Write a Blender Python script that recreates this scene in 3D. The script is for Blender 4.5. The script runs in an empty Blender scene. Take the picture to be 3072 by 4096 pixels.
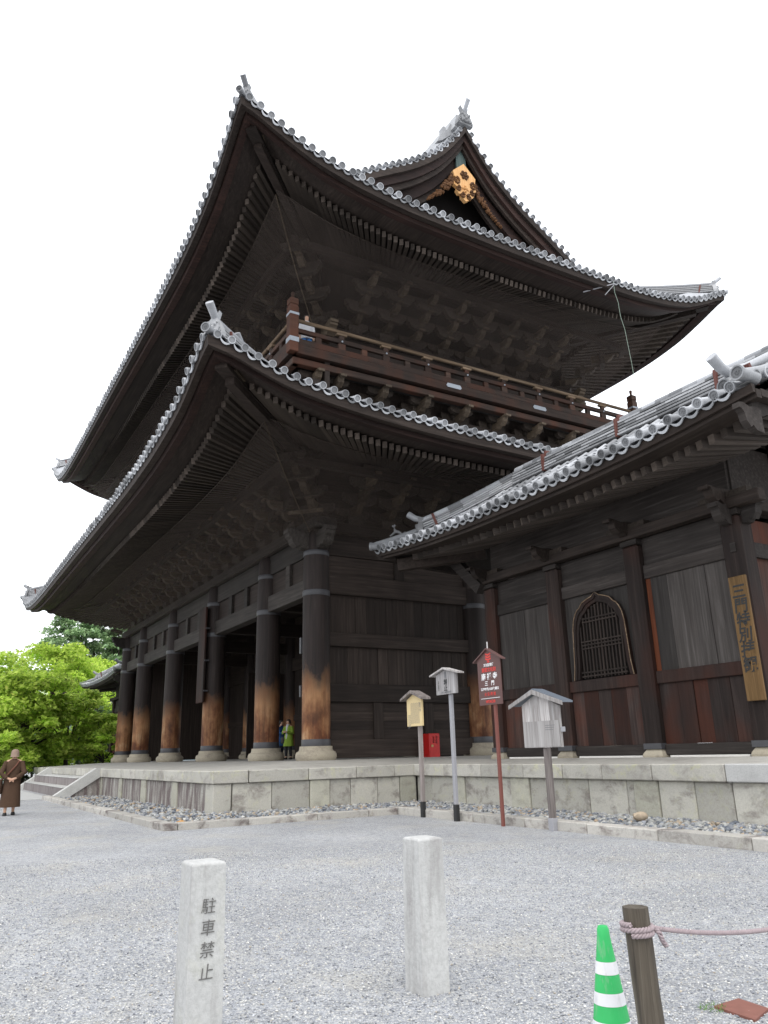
import bpy, bmesh, math, random
import numpy as np
from mathutils import Matrix, Vector

random.seed(7)
RNG = np.random.default_rng(11)
S = bpy.context.scene
COL = S.collection

# ------------------------------------------------------------------ camera
YAW, PITCH, ROLL = [math.radians(a) for a in (-59.2225, 17.2484, -1.4783)]
fw = Vector((math.sin(YAW) * math.cos(PITCH), math.cos(YAW) * math.cos(PITCH), math.sin(PITCH)))
r0 = Vector((math.cos(YAW), -math.sin(YAW), 0))
u0 = r0.cross(fw)
rr = r0 * math.cos(ROLL) + u0 * math.sin(ROLL)
uu = -r0 * math.sin(ROLL) + u0 * math.cos(ROLL)
cam = bpy.data.cameras.new('camera')
camo = bpy.data.objects.new('camera', cam)
COL.objects.link(camo)
camo.matrix_world = Matrix(((rr.x, uu.x, -fw.x, 0), (rr.y, uu.y, -fw.y, 0), (rr.z, uu.z, -fw.z, 1.3), (0, 0, 0, 1)))
cam.sensor_fit = 'VERTICAL'
cam.sensor_height = 24.0
cam.lens = 24.0 * 3094.14 / 4096.0
cam.clip_start = 0.05
cam.clip_end = 3000
S.camera = camo

# ------------------------------------------------------------------ sky, sun, exposure
SUN_EL, SUN_AZ = math.radians(58), math.radians(118)   # azimuth measured from +Y towards +X
W = bpy.data.worlds.new('World')
S.world = W
W.use_nodes = True
wn = W.node_tree
wn.nodes.clear()
sky = wn.nodes.new('ShaderNodeTexSky')
sky.sky_type = 'NISHITA'
sky.sun_disc = False
sky.sun_elevation = SUN_EL
sky.sun_rotation = SUN_AZ
sky.air_density = 1.5
sky.dust_density = 6.0
cloud = wn.nodes.new('ShaderNodeMix')
cloud.data_type = 'RGBA'
cloud.inputs[0].default_value = 0.86
cloud.inputs[7].default_value = (14.0, 14.4, 15.0, 1)       # even overcast layer
bg = wn.nodes.new('ShaderNodeBackground')
bg.inputs[1].default_value = 0.1
wo = wn.nodes.new('ShaderNodeOutputWorld')
wn.links.new(sky.outputs[0], cloud.inputs[6])
wn.links.new(cloud.outputs[2], bg.inputs[0])
wn.links.new(bg.outputs[0], wo.inputs[0])
sun = bpy.data.lights.new('sun', 'SUN')
sun.energy = 0.8
sun.angle = math.radians(25)
sun.color = (1, 0.97, 0.92)
suno = bpy.data.objects.new('sun', sun)
COL.objects.link(suno)
sd = Vector((math.sin(SUN_AZ) * math.cos(SUN_EL), math.cos(SUN_AZ) * math.cos(SUN_EL), math.sin(SUN_EL)))
suno.rotation_euler = sd.to_track_quat('Z', 'Y').to_euler()
suno.location = (0, 0, 60)
vs = S.view_settings
vs.view_transform = 'Standard'
vs.look = 'None'
vs.exposure = 0.5
vs.gamma = 1
vs.use_curve_mapping = False

# ------------------------------------------------------------------ mesh helpers
class MB:
    def __init__(s):
        s.v, s.f = [], []

    def add(s, vs_, fs):
        o = len(s.v)
        s.v += [tuple(p) for p in vs_]
        s.f += [tuple(i + o for i in f) for f in fs]
        return s

    def box(s, x0, x1, y0, y1, z0, z1, c=0.0):
        if x0 > x1: x0, x1 = x1, x0
        if y0 > y1: y0, y1 = y1, y0
        if z0 > z1: z0, z1 = z1, z0
        if c <= 0:
            v = [(x, y, z) for z in (z0, z1) for y in (y0, y1) for x in (x0, x1)]
            return s.add(v, [(0, 2, 3, 1), (4, 5, 7, 6), (0, 1, 5, 4), (2, 6, 7, 3), (0, 4, 6, 2), (1, 3, 7, 5)])
        lo, hi = (x0, y0, z0), (x1, y1, z1)
        v, idx = [], {}
        for k in range(8):
            b = [(k >> a) & 1 for a in range(3)]
            for a in range(3):
                p = [hi[i] - c if b[i] else lo[i] + c for i in range(3)]
                p[a] = hi[a] if b[a] else lo[a]
                idx[(k, a)] = len(v)
                v.append(p)
        fs = []
        for a in range(3):
            p, q = [i for i in range(3) if i != a]
            for side in (0, 1):
                ks = [(side << a) | (i << p) | (j << q) for i, j in ((0, 0), (1, 0), (1, 1), (0, 1))]
                fs.append([idx[(k, a)] for k in ks])
            for i in (0, 1):
                for j in (0, 1):
                    k0 = (i << p) | (j << q)
                    k1 = k0 | (1 << a)
                    fs.append([idx[(k0, p)], idx[(k1, p)], idx[(k1, q)], idx[(k0, q)]])
        for k in range(8):
            fs.append([idx[(k, 0)], idx[(k, 1)], idx[(k, 2)]])
        return s.add(v, fs)

    def bar(s, a, b, w, h, up=(0, 0, 1), w2=None, h2=None):
        a, b = Vector(a), Vector(b)
        d = (b - a).normalized()
        sx = d.cross(Vector(up)).normalized()
        sz = sx.cross(d)
        v = []
        for p, ww, hh in ((a, w, h), (b, w2 or w, h2 or h)):
            for i, j in ((-1, -1), (1, -1), (1, 1), (-1, 1)):
                v.append(p + sx * (i * ww / 2) + sz * (j * hh / 2))
        return s.add(v, [(3, 2, 1, 0), (4, 5, 6, 7), (0, 1, 5, 4), (1, 2, 6, 5), (2, 3, 7, 6), (3, 0, 4, 7)])

    def loft(s, rings, closed=True, caps=True):
        n = len(rings[0])
        v = [p for r in rings for p in r]
        fs = []
        for i in range(len(rings) - 1):
            for j in range(n if closed else n - 1):
                k = (j + 1) % n
                fs.append((i * n + j, i * n + k, (i + 1) * n + k, (i + 1) * n + j))
        if caps and closed:
            fs.append(tuple(range(n))[::-1])
            fs.append(tuple((len(rings) - 1) * n + j for j in range(n)))
        return s.add(v, fs)

    def tube(s, pts, r, n=8, caps=True):
        pts = [Vector(p) for p in pts]
        rs = r if isinstance(r, (list, tuple)) else [r] * len(pts)
        rings, ref = [], None
        for i, p in enumerate(pts):
            d = (pts[min(i + 1, len(pts) - 1)] - pts[max(i - 1, 0)]).normalized()
            if ref is None:
                ref = Vector((0, 0, 1)) if abs(d.z) < 0.9 else Vector((1, 0, 0))
            sx = d.cross(ref).normalized()
            sz = sx.cross(d)
            rings.append([p + sx * (rs[i] * math.cos(2 * math.pi * k / n)) + sz * (rs[i] * math.sin(2 * math.pi * k / n)) for k in range(n)])
        return s.loft(rings, True, caps)

    def lathe(s, prof, n=24, cx=0, cy=0, caps=True):
        rings = [[(cx + r * math.cos(2 * math.pi * k / n), cy + r * math.sin(2 * math.pi * k / n), z) for k in range(n)] for r, z in prof]
        return s.loft(rings, True, caps)

    def prism(s, poly, fn, d0, d1):
        """extrude a 2D outline; fn(a, b, d) gives the point"""
        n = len(poly)
        v = [fn(a, b, d0) for a, b in poly] + [fn(a, b, d1) for a, b in poly]
        fs = [tuple(range(n))[::-1], tuple(range(n, 2 * n))] + [(i, (i + 1) % n, n + (i + 1) % n, n + i) for i in range(n)]
        return s.add(v, fs)

    def mesh(s, name, smooth=False):
        me = bpy.data.meshes.new(name)
        me.from_pydata([tuple(p) for p in s.v], [], s.f)
        bm = bmesh.new()
        bm.from_mesh(me)
        bmesh.ops.recalc_face_normals(bm, faces=bm.faces)
        bm.to_mesh(me)
        bm.free()
        if smooth:
            sm(me, smooth if not isinstance(smooth, bool) else 40)
        return me


def sm(me, ang=40):
    me.shade_smooth()
    try:
        me.set_sharp_from_angle(angle=math.radians(ang))
    except Exception:
        pass


WM = {}
def place(o, parent=None, mw=None):
    """link o at world matrix mw, under parent"""
    mw = mw or Matrix.Identity(4)
    COL.objects.link(o)
    if parent is not None:
        o.parent = parent
        o.matrix_parent_inverse = WM[parent.name].inverted()
    o.matrix_basis = mw
    WM[o.name] = mw.copy()
    return o


def obj(name, mb, mat, parent=None, mw=None, smooth=False, **props):
    me = mb.mesh(name, smooth) if isinstance(mb, MB) else mb
    o = bpy.data.objects.new(name, me)
    if mat is not None and len(me.materials) == 0:
        me.materials.append(mat)
    place(o, parent, mw)
    for k, v in props.items():
        o[k] = v
    return o


def empty(name, loc, parent=None, **props):
    o = bpy.data.objects.new(name, None)
    o.empty_display_size = 0.2
    place(o, parent, Matrix.Translation(loc))
    for k, v in props.items():
        o[k] = v
    return o


def T(x, y, z, rz=0, rx=0, ry=0):
    return Matrix.Translation((x, y, z)) @ Matrix.Rotation(rz, 4, 'Z') @ Matrix.Rotation(rx, 4, 'X') @ Matrix.Rotation(ry, 4, 'Y')


def basis(p, x, y, z):
    m = Matrix.Identity(4)
    for i, a in enumerate((x, y, z)):
        for j in range(3):
            m[j][i] = a[j]
    m.translation = p
    return m


def np_mesh(name, verts, faces_flat, per, colors=None):
    """fast mesh from numpy; colors: per-vertex RGB"""
    me = bpy.data.meshes.new(name)
    nf = len(faces_flat) // per
    me.vertices.add(len(verts))
    me.vertices.foreach_set('co', verts.astype(np.float32).ravel())
    me.loops.add(len(faces_flat))
    me.loops.foreach_set('vertex_index', faces_flat.astype(np.int32))
    me.polygons.add(nf)
    me.polygons.foreach_set('loop_start', np.arange(0, nf * per, per, dtype=np.int32))
    me.polygons.foreach_set('loop_total', np.full(nf, per, dtype=np.int32))
    me.update(calc_edges=True)
    if colors is not None:
        at = me.attributes.new('tint', 'FLOAT_COLOR', 'POINT')
        c4 = np.ones((len(verts), 4), np.float32)
        c4[:, :3] = colors
        at.data.foreach_set('color', c4.ravel())
    return me


def pch(xs, ys, x):
    """monotone cubic interpolation"""
    xs, ys = list(xs), list(ys)
    if x <= xs[0]: return ys[0]
    if x >= xs[-1]: return ys[-1]
    i = max(k for k in range(len(xs) - 1) if xs[k] <= x)
    d = [(ys[k + 1] - ys[k]) / (xs[k + 1] - xs[k]) for k in range(len(xs) - 1)]
    def m(k):
        if k == 0: return d[0]
        if k == len(xs) - 1: return d[-1]
        return 0 if d[k - 1] * d[k] <= 0 else 2 * d[k - 1] * d[k] / (d[k - 1] + d[k])
    h = xs[i + 1] - xs[i]
    t = (x - xs[i]) / h
    return ys[i] * (1 + 2 * t) * (1 - t) ** 2 + h * m(i) * t * (1 - t) ** 2 + ys[i + 1] * t * t * (3 - 2 * t) + h * m(i + 1) * t * t * (t - 1)


# ------------------------------------------------------------------ materials
class NT:
    def __init__(s, name):
        s.m = bpy.data.materials.new(name)
        s.m.use_nodes = True
        s.t = s.m.node_tree
        s.b = s.t.nodes['Principled BSDF']
        s.out = s.t.nodes['Material Output']

    def n(s, typ, **kw):
        nd = s.t.nodes.new('ShaderNode' + typ)
        for k, v in kw.items():
            if isinstance(k, str) and hasattr(nd, k):
                setattr(nd, k, v)
        return nd

    def l(s, a, b):
        s.t.links.new(a, b)

    def coord(s, scale=(1, 1, 1), kind='Object', rand=False):
        tc = s.n('TexCoord')
        mp = s.n('Mapping')
        mp.inputs['Scale'].default_value = scale
        s.l(tc.outputs[kind], mp.inputs[0])
        if rand:
            oi = s.n('ObjectInfo')
            vm = s.n('VectorMath', operation='SCALE')
            vm.inputs[0].default_value = (37.1, 17.7, 51.3)
            s.l(oi.outputs['Random'], vm.inputs['Scale'])
            s.l(vm.outputs[0], mp.inputs['Location'])
        return mp.outputs[0]

    def noise(s, co, scale=5, detail=4, rough=.6, dist=0):
        nd = s.n('TexNoise')
        s.l(co, nd.inputs['Vector'])
        nd.inputs['Scale'].default_value = scale
        nd.inputs['Detail'].default_value = detail
        nd.inputs['Roughness'].default_value = rough
        nd.inputs['Distortion'].default_value = dist
        return nd.outputs['Fac']

    def ramp(s, fac, stops, mode='LINEAR'):
        r = s.n('ValToRGB')
        r.color_ramp.interpolation = mode
        e = r.color_ramp.elements
        while len(e) < len(stops):
            e.new(0.5)
        for el, (p, c) in zip(e, stops):
            el.position = p
            el.color = (*c, 1) if not isinstance(c, (int, float)) else (c, c, c, 1)
        s.l(fac, r.inputs[0])
        return r.outputs[0]

    def mix(s, fac, a, b, mode='MIX'):
        m = s.n('Mix', data_type='RGBA', blend_type=mode)
        for sock, v in ((m.inputs[0], fac), (m.inputs[6], a), (m.inputs[7], b)):
            if isinstance(v, bpy.types.NodeSocket): s.l(v, sock)
            elif isinstance(v, (int, float)): sock.default_value = v if sock.type == 'VALUE' else (v, v, v, 1)
            else: sock.default_value = (*v, 1)
        return m.outputs[2]

    def math(s, op, a, b=0.5, clamp=False):
        m = s.n('Math', operation=op, use_clamp=clamp)
        for sock, v in zip(m.inputs, (a, b)):
            if isinstance(v, bpy.types.NodeSocket): s.l(v, sock)
            else: sock.default_value = v
        return m.outputs[0]

    def maprange(s, v, a, b, c=0, d=1):
        m = s.n('MapRange')
        s.l(v, m.inputs[0])
        for i, x in enumerate((a, b, c, d)):
            m.inputs[1 + i].default_value = x
        return m.outputs[0]

    def rand(s):
        return s.n('ObjectInfo').outputs['Random']

    def bump(s, h, strength=.3, dist=.02):
        b = s.n('Bump')
        b.inputs['Strength'].default_value = strength
        b.inputs['Distance'].default_value = dist
        s.l(h, b.inputs['Height'])
        s.l(b.outputs[0], s.b.inputs['Normal'])

    def fin(s, color, rough=.7, spec=.3, metal=0):
        if isinstance(color, bpy.types.NodeSocket): s.l(color, s.b.inputs['Base Color'])
        else: s.b.inputs['Base Color'].default_value = (*color, 1)
        if isinstance(rough, bpy.types.NodeSocket): s.l(rough, s.b.inputs['Roughness'])
        else: s.b.inputs['Roughness'].default_value = rough
        s.b.inputs['Specular IOR Level'].default_value = spec
        s.b.inputs['Metallic'].default_value = metal
        return s.m


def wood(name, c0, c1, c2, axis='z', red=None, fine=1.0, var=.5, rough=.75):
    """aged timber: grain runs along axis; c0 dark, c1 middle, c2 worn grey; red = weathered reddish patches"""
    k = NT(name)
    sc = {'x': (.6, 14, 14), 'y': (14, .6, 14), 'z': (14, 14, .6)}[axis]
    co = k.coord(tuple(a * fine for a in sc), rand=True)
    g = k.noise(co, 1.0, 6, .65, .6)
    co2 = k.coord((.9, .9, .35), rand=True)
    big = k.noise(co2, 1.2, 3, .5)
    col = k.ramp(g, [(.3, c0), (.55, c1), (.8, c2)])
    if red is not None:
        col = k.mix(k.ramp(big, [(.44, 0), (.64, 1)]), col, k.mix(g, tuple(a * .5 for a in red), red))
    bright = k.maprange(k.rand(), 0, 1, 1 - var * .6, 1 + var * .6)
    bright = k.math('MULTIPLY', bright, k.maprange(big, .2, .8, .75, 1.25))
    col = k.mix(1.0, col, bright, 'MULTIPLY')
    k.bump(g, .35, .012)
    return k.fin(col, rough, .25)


DW0, DW1, DW2 = (.016, .0115, .0095), (.031, .0225, .0185), (.056, .044, .037)
M_wx = wood('timber_along_x', DW0, DW1, DW2, 'x')
M_wy = wood('timber_along_y', DW0, DW1, DW2, 'y')
M_wz = wood('timber_upright', DW0, DW1, DW2, 'z')
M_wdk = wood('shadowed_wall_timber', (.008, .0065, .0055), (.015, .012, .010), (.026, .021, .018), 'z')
M_wg = wood('timber_greyed', (.021, .0175, .0155), (.040, .034, .030), (.07, .062, .056), 'x')
M_brk = wood('bracket_timber', (.024, .018, .014), (.046, .036, .029), (.088, .07, .056), 'y', var=.5)
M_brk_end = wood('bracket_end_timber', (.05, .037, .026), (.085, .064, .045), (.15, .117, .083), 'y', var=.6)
M_raft = wood('rafter_end_timber', (.05, .04, .034), (.085, .07, .062), (.14, .12, .105), 'y', var=.6)
M_rend = wood('lit_end_grain', (.055, .043, .035), (.10, .08, .067), (.15, .125, .108), 'x', fine=2, var=.9)  # paler rafter end faces: light on the tips put into the colour
M_rail = wood('rail_timber', (.022, .014, .011), (.045, .028, .021), (.095, .066, .05), 'y', red=(.085, .034, .02), var=.7)
M_railtop = wood('worn_handrail', (.08, .05, .03), (.20, .14, .09), (.36, .28, .2), 'y')
M_red = wood('reddish_eave_board', (.016, .009, .0075), (.03, .016, .013), (.055, .026, .02), 'y')
M_bark_plank = wood('weathered_plank', (.02, .0135, .012), (.04, .0275, .024), (.08, .062, .057), 'z', red=(.088, .028, .016), var=1.0)
M_plank_hi = wood('greyed_plank', (.03, .0255, .023), (.052, .0455, .042), (.098, .089, .083), 'z', var=.9)
M_wing = wood('wing_post_timber', (.015, .0095, .0085), (.031, .0205, .0175), (.06, .043, .037), 'z', red=(.055, .021, .014), var=.5)
M_wingx = wood('wing_beam_timber', (.018, .0145, .013), (.035, .029, .026), (.072, .064, .06), 'x', var=.5)
M_fresh = wood('fresh_red_wood', (.08, .022, .01), (.14, .04, .016), (.2, .065, .03), 'z', var=.3)
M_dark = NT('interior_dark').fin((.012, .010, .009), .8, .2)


def pillar_mat():
    k = NT('pillar_wood')
    tc = k.n('TexCoord')
    sp = k.n('SeparateXYZ')
    k.l(tc.outputs['Object'], sp.inputs[0])
    co = k.coord((9, 9, .5), rand=True)
    g = k.noise(co, 1.0, 6, .65, .5)
    bl = k.noise(k.coord((2.2, 2.2, 1.3), rand=True), 1.0, 4, .6)
    dark = k.ramp(g, [(.3, (.011, .008, .007)), (.55, (.024, .0165, .0145)), (.8, (.046, .035, .031))])
    worn = k.ramp(bl, [(.3, (.06, .02, .009)), (.44, (.15, .052, .02)), (.58, (.30, .14, .06)), (.72, (.46, .29, .16))])
    worn = k.mix(k.ramp(g, [(.35, .7), (.55, 0)]), worn, (.055, .02, .01))
    tan_ = k.math('MULTIPLY', k.maprange(sp.outputs['Z'], 2.0, 2.9, 0, 1), k.maprange(bl, .35, .65, .35, 1))
    tan_ = k.math('MULTIPLY', tan_, k.maprange(k.rand(), 0, 1, .1, 1.05), True)
    worn = k.mix(tan_, worn, k.mix(g, (.20, .075, .028), (.52, .31, .155)))
    h = k.math('ADD', sp.outputs['Z'], k.maprange(bl, .3, .7, -.35, .35))
    h = k.math('ADD', h, k.maprange(g, .3, .7, -.13, .13))
    f = k.maprange(h, 3.1, 3.85, 1, 0)
    f = k.math('MULTIPLY', f, k.maprange(k.rand(), 0, 1, .75, 1.0))
    k.bump(g, .4, .012)
    return k.fin(k.mix(f, dark, worn), .68, .3)
M_pillar = pillar_mat()


def stone(name, base, lichen=.5, stain=.5, streak=False, rough=.85, rnd=.16):
    k = NT(name)
    co = k.coord((1, 1, 1), rand=True)
    big = k.noise(co, 1.6, 5, .6)
    fine = k.noise(co, 38, 4, .7)
    spot = k.noise(co, 5.5, 6, .7, .4)
    col = k.mix(big, tuple(a * .82 for a in base), tuple(min(1, a * 1.15) for a in base))
    col = k.mix(k.ramp(fine, [(.35, .35), (.6, 0)]), col, tuple(a * .55 for a in base))
    if lichen:
        yl = k.math('MULTIPLY', k.ramp(spot, [(.52, 0), (.62, 1)]), k.ramp(k.noise(co, 2.1, 3), [(.45, 0), (.6, 1)]))
        yl = k.math('MULTIPLY', yl, lichen)
        col = k.mix(yl, col, (.48, .475, .31))
    if stain:
        cs = k.coord((5, 5, .55) if streak else (1.5, 1.5, 2.2), rand=True)
        st = k.noise(cs, 1.3, 6, .7, .3)
        sm_ = k.math('MULTIPLY', k.ramp(st, [(.5, 0), (.66, 1)]), stain)
        col = k.mix(sm_, col, (.10, .075, .072))
    col = k.mix(1.0, col, k.maprange(k.rand(), 0, 1, 1 - rnd, 1 + rnd), 'MULTIPLY')
    k.bump(k.math('ADD', k.math('MULTIPLY', fine, .5), spot), .35, .02)
    return k.fin(col, rough, .25)


M_cap = stone('cap_stone_granite', (.47, .455, .41), .75, .42)
M_capw = stone('pale_cap_granite', (.52, .52, .51), 0, .12)
M_panel = stone('wall_stone_granite', (.47, .455, .405), .35, .6)
def drip_mat():
    k = NT('stained_wall_stone')
    co = k.coord((4.5, 4.5, .7), rand=True)
    d = k.noise(co, 1.0, 6, .7, .5)
    f = k.noise(k.coord((1, 1, 1)), 30, 4, .7)
    col = k.mix(k.ramp(d, [(.45, 0), (.66, 1)]), (.165, .135, .13), (.45, .44, .40))
    col = k.mix(1.0, col, k.maprange(f, .3, .7, .7, 1.2), 'MULTIPLY')
    k.bump(f, .3, .02)
    return k.fin(col, .85, .2)
M_panelf = drip_mat()
M_post = stone('post_stone_granite', (.45, .44, .37), .4, .35)
M_floor = stone('platform_floor_stone', (.42, .405, .37), 0, .25)
M_base = stone('pillar_base_stone', (.40, .355, .275), .15, .4)
M_kerb = stone('kerb_granite', (.45, .43, .395), .15, .8)
M_step = stone('step_granite', (.24, .215, .21), 0, .8, True)
M_slab = stone('pale_step_granite', (.52, .52, .50), 0, .2)
M_bol = stone('pale_bollard_granite', (.50, .50, .49), .12, .34, True, rnd=.03)
M_pave = stone('paving_concrete', (.50, .50, .49), 0, .15)

def tile_mat(name, c=(.37, .38, .40), rough=.40, rnd=.55):
    k = NT(name)
    co = k.coord((1, 1, 1), rand=True)
    a = k.noise(co, 6, 5, .65)
    b = k.noise(co, 45, 3, .6)
    col = k.mix(a, tuple(x * .68 for x in c), tuple(x * 1.25 for x in c))
    col = k.mix(k.ramp(b, [(.4, .35), (.6, 0)]), col, tuple(x * .55 for x in c))
    col = k.mix(1.0, col, k.maprange(k.rand(), 0, 1, 1 - rnd, 1 + rnd), 'MULTIPLY')
    k.bump(a, .15, .01)
    return k.fin(col, k.maprange(a, .3, .7, rough - .08, rough + .12), .5)
M_tile = tile_mat('silver_roof_tile')
M_tilef = tile_mat('tile_face', (.20, .205, .215), .6)
M_noshi = tile_mat('ridge_tile_grey', (.34, .345, .355), .5)
M_iron = tile_mat('iron_band_grey', (.058, .058, .064), .5, .1)
M_zinc = tile_mat('zinc_plate', (.30, .33, .37), .45, .15)
M_copper = NT('rusty_strap').fin((.13, .05, .04), .6, .3)
M_verdi = wood('verdigris_board', (.05, .075, .07), (.08, .11, .105), (.12, .15, .14), 'z')
M_white = NT('white_plaster').fin((.7, .68, .64), .9, .2)


def gold_mat():
    k = NT('fresh_carved_wood')
    g = k.noise(k.coord((2, 20, 1.2)), 1.0, 5, .6, .5)
    col = k.ramp(g, [(.3, (.55, .28, .10)), (.6, (.72, .42, .18)), (.8, (.80, .52, .27))])
    return k.fin(col, .6, .3)
M_gold = gold_mat()
M_goldd = wood('dark_carving', (.045, .02, .01), (.12, .055, .022), (.28, .14, .06), 'y')


def net_mat():
    k = NT('bird_net_mesh')
    tr = k.n('BsdfTransparent')
    mx = k.n('MixShader')
    g = k.noise(k.coord((1, 1, 1)), .8, 2)
    k.l(k.maprange(g, .3, .7, .28, .42), mx.inputs[0])
    k.l(tr.outputs[0], mx.inputs[1])
    k.fin((.075, .06, .052), .9, .1)
    k.l(k.b.outputs[0], mx.inputs[2])
    k.l(mx.outputs[0], k.out.inputs[0])
    return k.m
M_net = net_mat()


def gravel_mat():
    k = NT('grey_gravel')
    co = k.coord((1, 1, 1))
    v = k.n('TexVoronoi')
    k.l(co, v.inputs['Vector'])
    v.inputs['Scale'].default_value = 74
    v2 = k.n('TexVoronoi')
    k.l(co, v2.inputs['Vector'])
    v2.inputs['Scale'].default_value = 74
    v2.feature = 'DISTANCE_TO_EDGE'
    sp = k.n('SeparateColor')
    k.l(v.outputs['Color'], sp.inputs[0])
    col = k.ramp(sp.outputs[0], [(0, (.26, .27, .295)), (.3, (.38, .39, .415)), (.62, (.455, .465, .485)), (.85, (.54, .535, .52)), (1, (.62, .61, .58))])
    col = k.mix(k.ramp(v2.outputs['Distance'], [(0, .75), (.12, 0)]), col, (.15, .155, .165))
    big = k.noise(co, .35, 5, .6)
    col = k.mix(1.0, col, k.maprange(big, .3, .7, .86, 1.14), 'MULTIPLY')
    col = k.mix(1.0, col, k.maprange(k.noise(co, 9, 6, .75), .3, .7, .80, 1.2), 'MULTIPLY')
    tint = k.noise(co, .9, 3)
    col = k.mix(k.ramp(tint, [(.5, 0), (.75, .4)]), col, (.47, .435, .36))
    trk = k.noise(k.coord((.5, .7, 1)), 1.0, 5, .65, .8)
    col = k.mix(1.0, col, k.ramp(trk, [(.36, .92), (.5, 1), (.66, 1.04)]), 'MULTIPLY')
    k.bump(v2.outputs['Distance'], .8, .02)
    return k.fin(col, .9, .2)
M_gravel = gravel_mat()


def tint_mat(name, rough=.85, spec=.2):
    k = NT(name)
    a = k.n('Attribute', attribute_name='tint')
    co = k.coord((1, 1, 1))
    g = k.noise(co, 60, 3)
    return k.fin(k.mix(1.0, a.outputs['Color'], k.maprange(g, .3, .7, .8, 1.2), 'MULTIPLY'), rough, spec)
M_stones = tint_mat('loose_stones')


def leaf_mat(name, trans=.45):
    k = NT(name)
    a = k.n('Attribute', attribute_name='tint')
    t = k.n('BsdfTranslucent')
    k.l(a.outputs['Color'], t.inputs[0])
    mx = k.n('MixShader')
    mx.inputs[0].default_value = trans
    k.fin(a.outputs['Color'], .6, .25)
    k.l(k.b.outputs[0], mx.inputs[1])
    k.l(t.outputs[0], mx.inputs[2])
    k.l(mx.outputs[0], k.out.inputs[0])
    return k.m
M_leaf = leaf_mat('maple_leaf', .58)
M_needle = leaf_mat('dark_leaf', .25)
M_bark = wood('tree_bark', (.03, .024, .018), (.06, .05, .04), (.1, .085, .07), 'z')


def plain(name, c, rough=.6, spec=.4, noise_=.12, sc=20):
    k = NT(name)
    g = k.noise(k.coord((1, 1, 1)), sc, 4)
    return k.fin(k.mix(g, tuple(x * (1 - noise_) for x in c), tuple(min(1, x * (1 + noise_)) for x in c)), rough, spec)
M_black = plain('black_paint', (.02, .02, .02))
M_grey_ink = plain('faded_ink', (.16, .16, .17))
M_ink = plain('carved_ink', (.13, .125, .12), noise_=.6, sc=90)
M_redp = plain('red_paint', (.62, .03, .02), .4)
M_redbox = plain('red_box_paint', (.42, .014, .012), .45, .4, .25, 9)
M_whitep = plain('white_paint', (.8, .8, .8))
M_brownm = plain('brown_sign_metal', (.115, .06, .055), .55, .3, .06)
M_brownp = plain('brown_post_paint', (.17, .055, .042), .55)
M_cream = plain('cream_board', (.66, .52, .28), .6, .3, .05)
M_steel = plain('galvanised_post', (.30, .30, .32), .5)
def cone_mat(name, c):
    k = NT(name)
    co = k.coord((1, 1, 1))
    a = k.noise(co, 14, 5, .7)
    b = k.noise(k.coord((30, 30, 6)), 1.0, 4, .7)
    col = k.mix(a, tuple(x * .82 for x in c), tuple(min(1, x * 1.12) for x in c))
    col = k.mix(k.ramp(b, [(.56, 0), (.72, .55)]), col, (.36, .36, .34))
    k.bump(a, .15, .004)
    return k.fin(col, k.maprange(b, .3, .7, .35, .65), .4)
M_coneg = cone_mat('cone_green', (.035, .44, .12))
M_conew = cone_mat('cone_white', (.70, .70, .72))
M_greyw = wood('silvered_board', (.13, .12, .12), (.26, .25, .25), (.40, .39, .40), 'z', fine=1.6)
M_bleach = wood('bleached_board', (.22, .19, .18), (.42, .40, .39), (.58, .56, .56), 'z', fine=2.2)
M_paperw = wood('pale_weathered_sheet', (.29, .27, .26), (.44, .42, .41), (.56, .54, .535), 'z')
M_postw = wood('grey_signpost', (.10, .085, .08), (.2, .175, .165), (.33, .3, .28), 'z', fine=2)
M_ropepost = wood('rope_post_bark', (.06, .05, .04), (.13, .11, .085), (.24, .21, .17), 'z', fine=4)
M_yellowplank = wood('ochre_signboard', (.07, .04, .015), (.12, .07, .028), (.18, .11, .05), 'z', fine=1.3)
M_rope = plain('lilac_grey_rope', (.34, .28, .29), .9, .1, .3, 60)
M_roofdark = plain('sign_roof_slate', (.13, .15, .18), .5)
M_plate = plain('rusty_plate', (.20, .085, .065), .7, .3, .25)
M_skin = plain('skin', (.48, .29, .2), .6)
M_hair = plain('hair_dark', (.02, .016, .014))
M_coat = plain('brown_coat', (.075, .046, .031), .9, .1, .25, 30)
M_hat = plain('beige_hat', (.26, .19, .15), .9, .1, .2, 40)
M_bag = plain('brown_strap', (.12, .045, .025), .7)
M_green = plain('lime_jacket', (.20, .30, .03), .8)
M_blue = plain('blue_jacket', (.02, .07, .20), .8)
M_shirt = plain('pale_shirt', (.5, .5, .52), .8)
M_trouser = plain('black_trousers', (.014, .014, .016), .8)
M_denim = plain('navy_trousers', (.02, .025, .05), .8)
M_cable = plain('pale_green_cable', (.27, .34, .28), .6)
M_hill = plain('far_hillside', (.10, .14, .15), .9, .1, .2, .05)

# ------------------------------------------------------------------ lettering (meshes made while the scene is still empty)
def text_mesh(body, size, bold=0.0, spacing=1.0, extrude=.001, shear=0.0):
    cu = bpy.data.curves.new('lettering', 'FONT')
    cu.body = body
    cu.size = size
    cu.align_x = 'CENTER'
    cu.align_y = 'CENTER'
    cu.space_line = spacing
    cu.offset = bold
    cu.extrude = extrude
    cu.shear = shear
    cu.resolution_u = 3
    o = bpy.data.objects.new('lettering', cu)
    COL.objects.link(o)
    dg = bpy.context.evaluated_depsgraph_get()
    me = bpy.data.meshes.new_from_object(o.evaluated_get(dg))
    me.materials.clear()
    bpy.data.objects.remove(o)
    return me


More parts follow.
